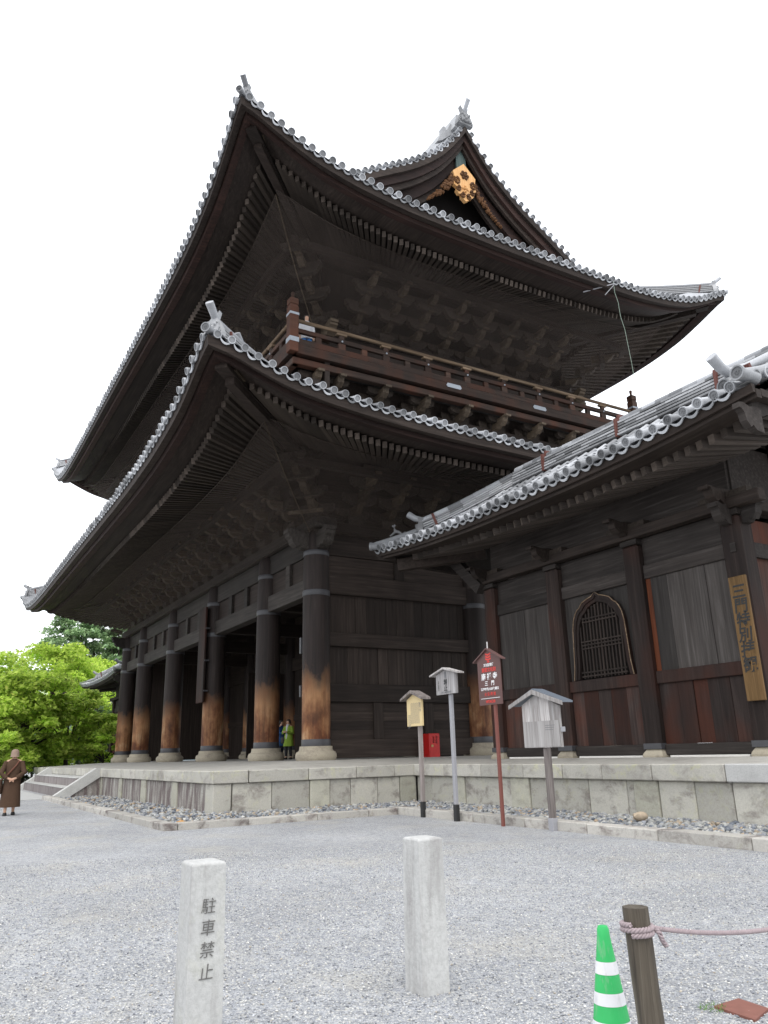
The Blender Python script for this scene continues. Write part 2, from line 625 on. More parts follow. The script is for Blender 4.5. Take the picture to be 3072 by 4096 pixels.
TX = {
    'bollard': text_mesh('駐\n車\n禁\n止', .074, -.0004, 1.26, shear=.10),
    'plank': text_mesh('三\n門\n特\n別\n拝\n観', .30, .006, .92, shear=.1),
    's3a': text_mesh('文化財愛護', .060, .001),
    's3b': text_mesh('重要文化財', .086, .0012),
    's3c': text_mesh('南 禅 寺', .135, .003, shear=.05),
    's3d': text_mesh('三　門', .095, .002, shear=.05),
    's3e': text_mesh('江戸時代(1628年)建立', .056, .0012),
    's3f': text_mesh('火 気 厳 禁', .07, .001),
    's3g': text_mesh('HITACHI', .07, .002),
    's2a': text_mesh('禁\n止', .125, .003, .95),
    's2b': text_mesh('喫\n煙', .085, .0005, .7),
    's2c': text_mesh('NO SMOKING', .055, .0005),
    's2d': text_mesh('大\n本\n山\n南\n禅\n寺', .04, .0005, .85),
    's1a': text_mesh('南\n禅\n寺\n三\n門', .042, .0005, .9),
    'box1': text_mesh('消\n火\n栓', .085, .001, .9),
    'box2': text_mesh('南\n禅\n寺', .075, .001, .9),
}


def letter(key, mat, parent, x, y, z, name='lettering'):
    """text standing in the XZ plane, read from -Y"""
    o = obj(name, TX[key], mat, parent, T(x, y, z, 0, math.pi / 2))
    return o

# ------------------------------------------------------------------ people (skinned while the scene is still empty)
def skin_body(joints, edges, root='pelvis', sub=2):
    names = list(joints)
    me = bpy.data.meshes.new('body')
    me.from_pydata([joints[n][0] for n in names], [(names.index(a), names.index(b)) for a, b in edges], [])
    o = bpy.data.objects.new('body', me)
    COL.objects.link(o)
    o.modifiers.new('skin', 'SKIN')
    me.skin_vertices or None
    sv = me.skin_vertices[0].data
    for i, n in enumerate(names):
        r = joints[n][1]
        sv[i].radius = r if isinstance(r, tuple) else (r, r)
        sv[i].use_root = n == root
    s_ = o.modifiers.new('sub', 'SUBSURF')
    s_.levels = sub
    dg = bpy.context.evaluated_depsgraph_get()
    m2 = bpy.data.meshes.new_from_object(o.evaluated_get(dg))
    m2.shade_smooth()
    bpy.data.objects.remove(o)
    return m2


def person_mesh(h=1.58, arms='down', stride=.1, lean=0.0):
    """figure facing +Y, feet at z = 0"""
    k = h / 1.6
    J = {
        'pelvis': ((0, 0, .86), (.125, .10)), 'waist': ((0, lean * .3, 1.0), (.115, .085)), 'chest': ((0, lean, 1.2), (.145, .10)),
        'neck0': ((0, lean + .0, 1.335), (.075, .065)), 'neck': ((0, lean + .012, 1.39), .048), 'head0': ((0, lean + .03, 1.455), (.062, .074)),
        'head': ((0, lean + .025, 1.52), (.074, .088)), 'head1': ((0, lean + .02, 1.575), (.05, .06)),
        'nose': ((0, lean + .118, 1.487), .012),
    }
    E_ = [('pelvis', 'waist'), ('waist', 'chest'), ('chest', 'neck0'), ('neck0', 'neck'), ('neck', 'head0'), ('head0', 'head'), ('head', 'head1'), ('head0', 'nose')]
    for s in (-1, 1):
        t = 'l' if s < 0 else 'r'
        f = stride * s
        J[t + 'hip'] = ((s * .085, 0, .80), .088)
        J[t + 'knee'] = ((s * .085, f * .5 + .02, .45), .056)
        J[t + 'ankle'] = ((s * .085, f - .01, .08), .036)
        J[t + 'toe'] = ((s * .095, f + .13, .03), .03)
        J[t + 'sh'] = ((s * .165, lean, 1.29), .056)
        E_ += [('pelvis', t + 'hip'), (t + 'hip', t + 'knee'), (t + 'knee', t + 'ankle'), (t + 'ankle', t + 'toe'), ('neck0', t + 'sh')]
        if arms == 'back':
            el, wr, hd = (s * .27, -.10, 1.03), (s * .10, -.20, .90), (s * .02, -.215, .87)
        elif arms == 'front':
            el, wr, hd = (s * .24, .06, 1.04), (s * .09, .25, 1.08), (s * .04, .30, 1.11)
        elif arms == 'reach':
            el, wr, hd = (s * .22, .12, 1.06), (s * .12, .34, 1.06), (s * .10, .42, 1.06)
        else:
            el, wr, hd = (s * .215, -.02, 1.04), (s * .23, .04, .80), (s * .23, .05, .74)
        J[t + 'el'] = (el, .042)
        J[t + 'wr'] = (wr, .027)
        J[t + 'hd'] = (hd, (.034, .026))
        E_ += [(t + 'sh', t + 'el'), (t + 'el', t + 'wr'), (t + 'wr', t + 'hd')]
        hv = Vector(hd) - Vector(wr)
        hv.normalize()
        side = hv.cross(Vector((0, 0, 1))).normalized()
        if arms in ('back', 'front'):
            hv = Vector((-s * .8, .1 if arms == 'front' else -.05, -.25)).normalized()
            side = Vector((0, .3, 1)).normalized()
        for q in range(4):
            b = Vector(hd) + side * ((q - 1.5) * .017) + hv * .02
            L = (.052, .062, .058, .045)[q]
            J[f'{t}f{q}'] = (tuple(b), .0095)
            J[f'{t}g{q}'] = (tuple(b + hv * L * .6 + Vector((0, 0, -.006))), .0085)
            J[f'{t}h{q}'] = (tuple(b + hv * L + Vector((0, 0, -.022))), .0075)
            E_ += [(t + 'hd', f'{t}f{q}'), (f'{t}f{q}', f'{t}g{q}'), (f'{t}g{q}', f'{t}h{q}')]
        J[t + 'th'] = (tuple(Vector(hd) - side * .035 + hv * .025), .010)
        E_.append((t + 'hd', t + 'th'))
    for n in J:
        p, r = J[n]
        J[n] = (tuple(a * k for a in p), tuple(a * k for a in r) if isinstance(r, tuple) else r * k)
    return skin_body(J, E_), k


BODY = {'back': person_mesh(1.60, 'back', .11), 'front': person_mesh(1.56, 'front', .05), 'reach': person_mesh(1.56, 'reach', .05), 'down': person_mesh(1.6, 'down', .04)}

# ------------------------------------------------------------------ ground
me = bpy.data.meshes.new('ground')
g_ = MB()
xs_ = sorted(set([-900, -400, -200, -120] + list(range(-90, 41, 5)) + [80, 200, 400, 900]))
n_ = len(xs_)
ys_ = sorted(set([-900, -400, -200, -100] + list(range(-60, 61, 5)) + [100, 200, 400, 900]))
g_.add([(x, y, 0) for y in ys_ for x in xs_], [(j * n_ + i, j * n_ + i + 1, (j + 1) * n_ + i + 1, (j + 1) * n_ + i) for j in range(len(ys_) - 1) for i in range(n_ - 1)])
obj('ground', g_, M_gravel, kind='structure')

pv = MB()
pv.box(-43.6, -31.3, -60, 4.66, -.1, .022)
obj('path', pv, M_pave, kind='structure')


def stones(name, pts, sizes, cols, mat, base='ico', flat=.6, **props):
    """many loose stones as one mesh"""
    bm = bmesh.new()
    if base == 'ico2': bmesh.ops.create_icosphere(bm, subdivisions=2, radius=1)
    elif base == 'ico': bmesh.ops.create_icosphere(bm, subdivisions=1, radius=1)
    else: bmesh.ops.create_cube(bm, size=1.3)
    bmesh.ops.triangulate(bm, faces=bm.faces)
    V = np.array([v.co[:] for v in bm.verts])
    F = np.array([[v.index for v in f.verts] for f in bm.faces])
    bm.free()
    n = len(pts)
    nv = len(V)
    jit = 1 + RNG.normal(0, .13, (n, nv, 1))
    P = V[None] * jit
    P = P * (sizes[:, None, None] * np.stack([RNG.uniform(.75, 1.25, n), RNG.uniform(.55, .95, n), RNG.uniform(flat * .7, flat * 1.2, n)], 1)[:, None, :])
    a = RNG.uniform(0, 6.283, n)
    t = RNG.normal(0, .35, n)
    ca, sa, ct, st = np.cos(a), np.sin(a), np.cos(t), np.sin(t)
    x, y, z = P[..., 0], P[..., 1], P[..., 2]
    x, z = x * ct[:, None] + z * st[:, None], -x * st[:, None] + z * ct[:, None]
    x, y = x * ca[:, None] - y * sa[:, None], x * sa[:, None] + y * ca[:, None]
    Q = np.stack([x, y, z], -1) + pts[:, None, :]
    FF = (F[None] + (np.arange(n) * nv)[:, None, None]).reshape(-1)
    me = np_mesh(name, Q.reshape(-1, 3), FF, 3, np.repeat(cols, nv, 0))
    if base != 'cube': me.shade_smooth()
    me.materials.append(mat)
    return obj(name, me, None, **props)


def palette(n, cols, w, j=.12):
    cols = np.array(cols)
    c = cols[RNG.choice(len(cols), n, p=np.array(w) / sum(w))]
    return np.clip(c * (1 + RNG.normal(0, j, (n, 1))), .01, .9)


# loose grit on the near ground, denser close by
n = 80000
d_ = 2.6 + 9.5 * RNG.power(1.3, n)
a_ = YAW + RNG.uniform(-.62, .62, n)
gp = np.stack([np.sin(a_) * d_, np.cos(a_) * d_, RNG.uniform(-.002, .006, n)], 1)
ok = ~((gp[:, 1] > 9.2) | ((gp[:, 0] < -15.3) & (gp[:, 1] > 4.2)))
gp = gp[ok]
stones('gravel', gp, RNG.uniform(.0045, .0095, len(gp)), palette(len(gp), [(.25, .26, .285), (.37, .38, .405), (.455, .465, .485), (.54, .535, .52), (.62, .61, .58), (.48, .43, .36)], [2.4, 4.4, 4.6, 3.5, 1.6, .4]), M_stones, 'cube', .6, kind='stuff')

# ------------------------------------------------------------------ stone platform
PX, PY, WY = -18.6, 6.2, 11.8      # right edge, front edge of the main podium; front edge of the wing podium
XL = -49.9
ZP, ZC, ZF = .97, .68, 1.12
plat = empty('stone_platform', (-30, 14, 0), label='low granite platform with lichen patches carrying the dark timber gate', category='platform')


def cap_run(ax, fixed, a0, a1, seams, sign, depth=.9, mats=None):
    """row of cap stones along axis ax; outer face at 'fixed', facing sign"""
    e = [a0] + list(seams) + [a1]
    for i in range(len(e) - 1):
        m = MB()
        j = random.uniform(-.008, .008)
        o0, o1 = fixed + j, fixed - sign * depth
        lo, hi = e[i] + .006, e[i + 1] - .006
        if ax == 'x': m.box(lo, hi, o0, o1, ZC, ZP + random.uniform(-.004, .004), .018)
        else: m.box(o0, o1, lo, hi, ZC, ZP + random.uniform(-.004, .004), .018)
        mt = (mats or {}).get(i, M_cap)
        o = obj('cap_stone', m, mt, plat)
        if mt is M_capw: o['label'] = 'clean pale replacement cap stone'


def wall_run(ax, fixed, segs, sign, mat, zt=ZC):
    for a, b, typ in segs:
        m = MB()
        pr = .035 if typ == 'post' else random.uniform(-.006, .006)
        lo, hi = a + .006, b - .006
        o0, o1 = fixed + sign * pr, fixed - sign * .5
        if ax == 'x': m.box(lo, hi, o0, o1, -.05, zt - .004, .014)
        else: m.box(o0, o1, lo, hi, -.05, zt - .004, .014)
        obj('post_stone' if typ == 'post' else 'wall_stone', m, M_post if typ == 'post' else mat, plat)


# right side of the main podium
cap_run('y', PX, PY + .92, WY + .9, [8.70, 10.06, 11.2], 1)
cap_run('x', PY, XL, PX, [XL + 1.7 * i + .12 * math.sin(i * 3) for i in range(1, 18)], -1, .9)
wall_run('y', PX - .07, [(PY + .07 + .46, 7.74, 's'), (7.74, 8.75, 's'), (8.75, 9.3, 'post'), (9.3, 9.91, 's'), (9.91, 10.71, 's'), (10.71, 11.39, 's'), (11.39, 11.9, 'post')], 1, M_panel)
m = MB().box(PX - .62, PX - .05, PY + .05, PY + .5, -.05, ZC - .004, .016)
obj('post_stone', m, M_panel, plat, label='pale lichen covered corner stone')
segs, x = [], PX - .63
for p0, p1 in ((-22.07, -21.57), (-25.45, -24.86), (-28.5, -28.04), (-31.9, -31.3)):
    a, k = x, p1
    mid = (a + k) / 2
    segs += [(mid, a, 's'), (k, mid, 's'), (p0, p1, 'post')]
    x = p0
for p0 in (-43.9, -46.9):
    segs += [(p0, p0 + .5, 'post')]
segs += [(-46.4, -43.9, 's'), (XL + .1, -46.9, 's')]
wall_run('x', PY + .07, segs, -1, M_panelf)
# wing podium
cap_run('x', WY, PX, 2.0, [-17.2, -15.64, -14.09, -12.84, -11.72, -10.47, -8.91, -6.6, -5.0, -3.4, -1.8, -.2], -1, .9, {7: M_capw})
wall_run('x', WY + .1, [(PX, -17.9, 's'), (-17.9, -16.9, 's'), (-16.9, -16.4, 'post'), (-16.4, -15.02, 's'), (-15.02, -14.63, 's'), (-14.63, -13.99, 'post'), (-13.99, -12.2, 's'), (-12.2, -11.19, 's'),
                        (-11.19, -11.0, 's'), (-11.0, -10.42, 'post'), (-10.42, -9.63, 's'), (-9.63, -8.88, 's'), (-8.88, -8.17, 's'), (-8.17, -7.3, 's'), (-7.3, -6.8, 'post'), (-6.8, -5.6, 's'), (-5.6, -4.4, 's'), (-4.4, -3.9, 'post'), (-3.9, 2.0, 's')], -1, M_panel)
# floor: gentle fall from the pillars to the edges
fl = MB()
ix0, ix1, iy0, iy1 = -47.6, -20.9, 9.6, 23.2
ox0, ox1, oy0, oy1 = XL + .02, PX - .02, PY + .02, 26.6
fl.add([(ox0, oy0, ZP - .012), (ox1, oy0, ZP - .012), (ox1, oy1, ZP - .012), (ox0, oy1, ZP - .012), (ix0, iy0, ZF), (ix1, iy0, ZF), (ix1, iy1, ZF), (ix0, iy1, ZF)],
       [(0, 1, 5, 4), (1, 2, 6, 5), (2, 3, 7, 6), (3, 0, 4, 7), (4, 5, 6, 7)])
fl.add([(PX + .0, WY + .02, ZP - .012), (1.98, WY + .02, ZP - .012), (1.98, 13.1, 1.06), (PX - .9, 13.1, 1.06), (1.98, 20, 1.06), (PX - .9, 20, 1.06)], [(0, 1, 2, 3), (3, 2, 4, 5)])
obj('platform_floor', fl, M_floor, plat)
bk = MB()
bk.box(XL + .1, PX - .1, 26.1, 26.6, -.05, ZP - .02)
bk.box(XL + .08, XL + .5, PY + .6, 26.0, -.05, ZP - .02)
bk.box(PX - .6, 2.0, 20.0, 20.4, -.05, ZP)
obj('back_wall_stone', bk, M_panel, plat)

# steps on the front
st = empty('stone_stairs', (-37.5, 5.4, 0), label='three broad stone steps with sloping side slabs at front of gate', category='stairs')
for i, (y0, z1) in enumerate(((4.98, .33), (5.42, .65))):
    for a, b in ((-43.2, -39.6), (-39.6, -35.3), (-35.3, -31.9)):
        m = MB().box(a + .006, b - .006, y0, 6.22, -.05 if i == 0 else .331, z1, .015)
        obj('step', m, M_step, st)
        obj('tread', MB().box(a + .006, b - .006, y0 - .012, 6.2, z1 + .002, z1 + .03, .008), M_slab, st)
for x0 in (-31.88, -43.6):
    m = MB()
    pr = [(4.62, .0), (4.62, .06), (6.06, 1.0), (6.3, 1.0), (6.3, .74), (5.1, -.02)]
    m.prism(pr, lambda a, b, d: (d, a, b), x0, x0 + .42)
    obj('side_slab', m, M_slab, st)
    m = MB().prism([(4.95, 0), (6.25, .76), (6.25, 0)], lambda a, b, d: (d, a, b), x0 + .06, x0 + .36)
    obj('infill_slab', m, M_panelf, st)

# kerb round the pebble strip
kb = empty('stone_kerb', (-15.5, 4.3, 0), label='low granite kerb bounding the pebble strip along the platform', category='kerb')
def kerb_run(ax, fixed, e, sign, w=.26, h=.13):
    for i in range(len(e) - 1):
        m = MB()
        lo, hi = sorted((e[i], e[i + 1]))
        lo += .005; hi -= .005
        o1 = fixed - sign * w
        z = h + random.uniform(-.006, .006)
        if ax == 'x': m.box(lo, hi, fixed, o1, -.05, z, .012)
        else: m.box(fixed, o1, lo, hi, -.05, z, .012)
        obj('kerb_stone', m, M_kerb, kb)
kerb_run('x', 4.24, [-31.3, -29.2, -27.0, -24.9, -22.7, -20.6, -18.3, -16.7, -15.4], -1)
kerb_run('y', -15.4, [4.51, 5.9, 7.4, 8.6, 9.32], 1)
kerb_run('x', 9.33, [-15.66, -14.2, -12.7, -11.2, -9.7, -8.3, -6.8, -5.2, -3.6, -2.0, 1.0], -1, .30, .15)

# pebble bed
def region(n, x0, x1, y0, y1):
    return np.stack([RNG.uniform(x0, x1, n), RNG.uniform(y0, y1, n), RNG.uniform(.0, .05, n)], 1)
pp = np.concatenate([region(2600, -31.2, -15.75, 4.55, 6.3), region(2300, -18.6, -15.75, 6.3, 11.9), region(6500, -15.8, -2.5, 9.66, 11.9)])
stones('pebbles', pp, RNG.uniform(.03, .07, len(pp)), palette(len(pp), [(.24, .25, .27), (.33, .335, .33), (.14, .155, .18), (.42, .415, .39), (.32, .27, .21), (.40, .31, .22)], [5, 5, 2.5, 3, 1.4, .6]), M_stones, 'ico', .6, kind='stuff')
bd = MB()
bd.add([(-31.2, 4.5, .012), (-15.66, 4.5, .012), (-15.66, 9.6, .012), (1, 9.6, .012), (1, 12, .012), (-19, 12, .012), (-19, 6.4, .012), (-31.2, 6.4, .012)], [tuple(range(8))])
obj('pebble_bed_soil', bd, plain('strip_soil', (.16, .155, .15), .95, .1), kind='structure')


def boulder(name, loc, s, col, label, cat, flat=.6):
    bm = bmesh.new()
    bmesh.ops.create_icosphere(bm, subdivisions=2, radius=1)
    rnd = random.Random(len(label))
    for v in bm.verts:
        k = 1 + rnd.uniform(-.14, .14)
        v.co = Vector((v.co.x * s[0] * k, v.co.y * s[1] * k, v.co.z * s[2] * k))
    me = bpy.data.meshes.new(name)
    bm.to_mesh(me)
    bm.free()
    sm(me)
    return obj(name, me, plain(name + '_stone', col, .85, .2, .25, 25), mw=T(*loc, rnd.uniform(0, 3)), label=label, category=cat)
boulder('loose_stone', (-10.1, 11.0, .14), (.15, .09, .085), (.43, .35, .26), 'large tan stone lying on the pebble strip below the lattice window', 'stone')
boulder('orange_stone', (-16.05, 4.75, .08), (.09, .07, .05), (.46, .24, .08), 'small orange stone in the corner of the pebble strip', 'stone')

# ================================================================== the great gate
XC, YC = -34.24, 16.43
CX = [XC + d for d in (12.58, 8.7, 2.97, -2.97, -8.7, -12.58)]
CY = [10.35, 16.43, 22.51]
X1, Y1 = CX[0], CY[0]
gate = empty('temple_gate', (XC, YC, ZF), label='huge two storey dark timber temple gate with sweeping grey tiled roofs', category='temple gate')

# --- pillars
def lathe_mesh(prof, n, smooth=40):
    return MB().lathe(prof, n).mesh('part', smooth)
PILLAR = lathe_mesh([(.425, 1.5), (.425, 3.5), (.42, 5.5), (.405, 7.0), (.385, 7.9), (.30, 8.12)], 28)
BASE = lathe_mesh([(.55, 1.08), (.585, 1.13), (.612, 1.20), (.610, 1.29), (.580, 1.355), (.535, 1.375), (.512, 1.39), (.498, 1.42), (.488, 1.52)], 28, 28)
BAND0 = lathe_mesh([(.432, 1.515), (.436, 1.53), (.436, 1.70), (.428, 1.715)], 28)
BAND1 = lathe_mesh([(.42, 6.0), (.43, 6.02), (.43, 6.15), (.42, 6.17)], 28)
BAND2 = lathe_mesh([(.398, 7.28), (.41, 7.295), (.41, 7.42), (.395, 7.44)], 28)
def pillar(x, y, bands=True):
    p = obj('pillar', PILLAR, M_pillar, gate, T(x, y, 0, random.uniform(0, 6)))
    obj('base_stone', BASE, M_base, p, T(x, y, 0, random.uniform(0, 6)))
    obj('iron_band', BAND0, M_iron, p, T(x, y, 0))
    if bands:
        obj('iron_band', BAND1, M_iron, p, T(x, y, 0))
        obj('iron_band', BAND2, M_iron, p, T(x, y, 0))
    return p
for x in CX: pillar(x, CY[0])
for x in CX: pillar(x, CY[1], x == X1)
for x in (CX[0], CX[1], CX[2], CX[5]): pillar(x, CY[2], False)

# --- ground floor framing on the front
for i in range(5):
    xa, xb = CX[i + 1] + .30, CX[i] - .30
    m = MB().box(xa, xb, Y1 - .19, Y1 + .19, 6.07, 6.62, .012)
    obj('tie_beam', m, M_wg, gate)
    m = MB().box(xa, xb, Y1 - .12, Y1 + .12, 7.40, 8.08, .012)
    obj('lintel_beam', m, M_wg, gate)
    m = MB().box(xa, xb, Y1 - .03, Y1 + .03, 6.622, 7.398)
    obj('frieze_board', m, M_wx, gate)
    k = 1 if i in (0, 4) else 2
    for j in range(k):
        xm = xa + (xb - xa) * (j + 1) / (k + 1)
        obj('strut', MB().box(xm - .16, xm + .16, Y1 - .14, Y1 - .031, 6.625, 7.395, .01), M_wg, gate)
for x in CX[:4]:
    obj('pegged_wedge', MB().box(x - .52, x - .40, Y1 - .16, Y1 + .05, 6.66, 7.05, .01), M_iron, gate)
obj('plate_beam', MB().box(CX[5] - .75, CX[0] + .75, Y1 - .36, Y1 + .36, 8.085, 8.43, .02), M_wg, gate)
obj('plate_beam', MB().box(X1 - .36, X1 + .36, Y1 + .365, CY[2] + .7, 8.085, 8.425, .02), M_wy, gate)
# small iron fittings on the corner pillar
for z0, z1 in ((4.25, 4.75), (2.95, 3.3)):
    obj('iron_fitting', MB().box(X1 - .36, X1 - .26, Y1 - .40, Y1 - .30, z0, z1, .01), M_iron, gate)

# carved beam noses at the corner pillars
def nose_poly(L=1.0, h=.62):
    return [(0, 0), (L * .35, .02), (L * .5, .10), (L * .62, .05), (L * .80, .16), (L * .86, .30), (L * .98, .36), (L, h * .78), (L * 1.06, h * .8), (L * 1.06, h), (L * .85, h * 1.04), (L * .55, h * .93), (L * .3, h), (0, h)]
def nose(p, dx, dy, L, h, w, par, mat=M_wg):
    m = MB()
    nx, ny = -dy, dx
    m.prism(nose_poly(L, h), lambda a, b, d: (p[0] + dx * a + nx * d, p[1] + dy * a + ny * d, p[2] + b), -w / 2, w / 2)
    return obj('carved_nose', m, mat, par)
for x, dx in ((X1, 1), (CX[5], -1)):
    nose((x + dx * .3, Y1, 7.46), dx, 0, .72, .60, .34, gate)
    nose((x, Y1 - .3, 7.46), 0, -1, .72, .60, .34, gate)
    s_ = math.sqrt(.5)
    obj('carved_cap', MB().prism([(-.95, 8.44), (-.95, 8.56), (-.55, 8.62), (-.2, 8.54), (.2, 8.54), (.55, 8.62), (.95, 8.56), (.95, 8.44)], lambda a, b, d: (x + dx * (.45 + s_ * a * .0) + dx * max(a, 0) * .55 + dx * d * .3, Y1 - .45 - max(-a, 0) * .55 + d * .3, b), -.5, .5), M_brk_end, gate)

# --- side wall (right), and a plain far side, middle wall, ceiling
def plank_wall(ax, fixed, a0, a1, z0, z1, n, mat, par, t=.05, face=1):
    e = [a0 + (a1 - a0) * i / n + (random.uniform(-.05, .05) if 0 < i < n else 0) for i in range(n + 1)]
    for i in range(n):
        m = MB()
        j = random.uniform(-.012, .012)
        lo, hi = e[i] + .004, e[i + 1] - .004
        if ax == 'y': m.box(fixed - t / 2 + j, fixed + t / 2 + j, lo, hi, z0, z1)
        else: m.box(lo, hi, fixed - t / 2 + j, fixed + t / 2 + j, z0, z1)
        obj('plank', m, mat, par)
for b, (ya, yb) in enumerate(((CY[0] + .33, CY[1] - .33), (CY[1] + .33, CY[2] - .33))):
    sw = empty('side_wall', (X1, (ya + yb) / 2, 1.2), gate)
    for nm, z0, z1, dx in (('sill_beam', 1.16, 1.69, .16), ('rail_beam', 2.80, 3.34, .13), ('rail_beam', 4.48, 4.90, .16), ('tie_beam', 6.11, 6.74, .17), ('lintel_beam', 7.37, 8.08, .13)):
        obj(nm, MB().box(X1 - .13, X1 + dx, ya, yb, z0, z1, .012), M_wy, sw)
    if b == 0:
        plank_wall('y', X1 - .02, ya, yb, 4.902, 6.108, 15, M_wz, sw)
        plank_wall('y', X1 - .02, ya, yb, 3.342, 4.478, 15, M_wz, sw)
        for k in range(4):
            z0 = 1.692 + .276 * k
            obj('panel_board', MB().box(X1 - .05, X1 + .01 + random.uniform(0, .012), ya, yb, z0, z0 + .272), M_wy, sw)
        for y in (12.47, 14.36):
            obj('strut', MB().box(X1 - .02, X1 + .09, y - .17, y + .17, 1.692, 2.798, .01), M_wz, sw)
        obj('strut', MB().box(X1 - .02, X1 + .10, 13.19, 13.57, 6.742, 7.368, .01), M_wz, sw)
        obj('frieze_board', MB().box(X1 - .03, X1 + .04, ya, yb, 6.742, 7.05), M_wy, sw)
        obj('frieze_board', MB().box(X1 - .03, X1 + .055, ya, yb, 7.054, 7.366), M_wy, sw)
    else:
        obj('wall_board', MB().box(X1 - .05, X1 + .01, ya, yb, 1.69, 8.0), M_wz, sw)
lw = empty('far_side_wall', (CX[5], YC, 1.2), gate)
obj('wall_board', MB().box(CX[5] - .05, CX[5] + .05, CY[0] + .3, CY[2] - .3, 1.16, 8.08), M_wz, lw)
mw = empty('middle_wall', (XC, YC, 1.2), gate)
for i, (a, b) in enumerate(zip(CX[1:], CX[:-1])):
    a, b = a + .3, b - .3
    if i == 3: segs = [(a, -40.9), (-37.9, b)]
    else: segs = [(a, b)]
    for j, (p, q) in enumerate(segs):
        if q - p > .05:
            plank_wall('x', YC, p, q, 1.30, 5.35, max(1, int((q - p) / .5)), M_wz, mw, .06)
            obj('sill_beam', MB().box(p, q, YC - .15, YC + .15, 1.12, 1.298), M_wx, mw)
            obj('rail_beam', MB().box(p, q, YC - .09, YC - .034, 2.9, 3.2), M_wx, mw)
    obj('tie_beam', MB().box(a, b, YC - .17, YC + .17, 5.352, 6.0), M_wx, mw)
    obj('wall_board', MB().box(a, b, YC - .05, YC + .05, 6.002, 8.08), M_wx, mw)
obj('door_leaf', MB().box(-37.75, -37.66, YC - 2.2, YC - .2, 1.2, 5.3, .01), M_wz, mw)
obj('ceiling_board', MB().box(CX[5], CX[0] - .2, CY[0] + .4, CY[2], 8.1, 8.2), M_wx, gate)
for x in CX[1:5]:
    obj('cross_beam', MB().box(x - .16, x + .16, CY[0] + .35, CY[1] - .35, 6.2, 6.75), M_wy, gate)

# ------------------------------------------------------------------ tile meshes
def tile_end(r=.10, L=.5, marks=False, n=16):
    """round eave tile: axis along -Y (face at y = 0 looking to -Y), body runs back to +Y"""
    m = MB()
    ring = lambda rad, y: [(rad * math.cos(2 * math.pi * k / n), y, rad * math.sin(2 * math.pi * k / n)) for k in range(n)]
    m.loft([ring(r * .72, .018), ring(r * .78, .002), ring(r * .98, 0), ring(r, .012), ring(r * .98, .06), ring(r * .86, .075), ring(r * .86, L)], True, True)
    if marks:
        for k in range(12):
            a = 2 * math.pi * k / 12
            x, z = r * .60 * math.cos(a), r * .60 * math.sin(a)
            s = r * .07
            m.add([(x - s, .019, z), (x, .019, z - s), (x + s, .019, z), (x, .019, z + s), (x, .008, z)], [(0, 1, 4), (1, 2, 4), (2, 3, 4), (3, 0, 4)])
        for k in range(3):
            a0 = 2 * math.pi * k / 3
            pts = [(r * (.14 + .05 * j) * math.cos(a0 + j * .62), .014, r * (.14 + .05 * j) * math.sin(a0 + j * .62)) for j in range(6)]
            m.tube(pts, [r * .10, r * .085, r * .07, r * .055, r * .04, r * .02], 5)
    me = m.mesh('eave_tile', 35)
    me.materials.append(M_tile)
    me.materials.append(M_tilef)
    for f in me.polygons:
        c = f.center
        if c.y < .03 and math.hypot(c.x, c.z) < r * .82: f.material_index = 1
    return me


def pan_end(w=.33, sag=.075, h=.055, L=.45):
    """curved pan tile lip hanging between two round tiles"""
    n = 7
    top, bot = [], []
    m = MB()
    for y0, y1 in ((0, .03), (.03, L)):
        rings = []
        hh = h if y0 == 0 else .02
        for y in (y0, y1):
            r_ = []
            for k in range(n):
                t = -1 + 2 * k / (n - 1)
                r_.append((t * w * .46, y, -sag * (1 - t * t)))
            for k in reversed(range(n)):
                t = -1 + 2 * k / (n - 1)
                r_.append((t * w * .46, y, -sag * (1 - t * t) - hh * (1 - .6 * abs(t) ** 3)))
            rings.append(r_)
        m.loft(rings, True, True)
    return m.mesh('pan_tile', 40)


EAVE_T, EAVE_TM = tile_end(), tile_end(.105, .5, True, 20)
PAN_T = pan_end()
PAN_T.materials.append(M_tile)
def merged(mesh_list):
    """join (mesh, matrix) pairs into one mesh"""
    bm = bmesh.new()
    for me, mx in mesh_list:
        k = len(bm.verts)
        bm.from_mesh(me)
        bm.verts.ensure_lookup_table()
        bmesh.ops.transform(bm, matrix=mx, verts=bm.verts[k:])
    out = bpy.data.meshes.new('joined')
    out.materials.append(M_tile)
    out.materials.append(M_tilef)
    bm.to_mesh(out)
    bm.free()
    sm(out, 35)
    return out


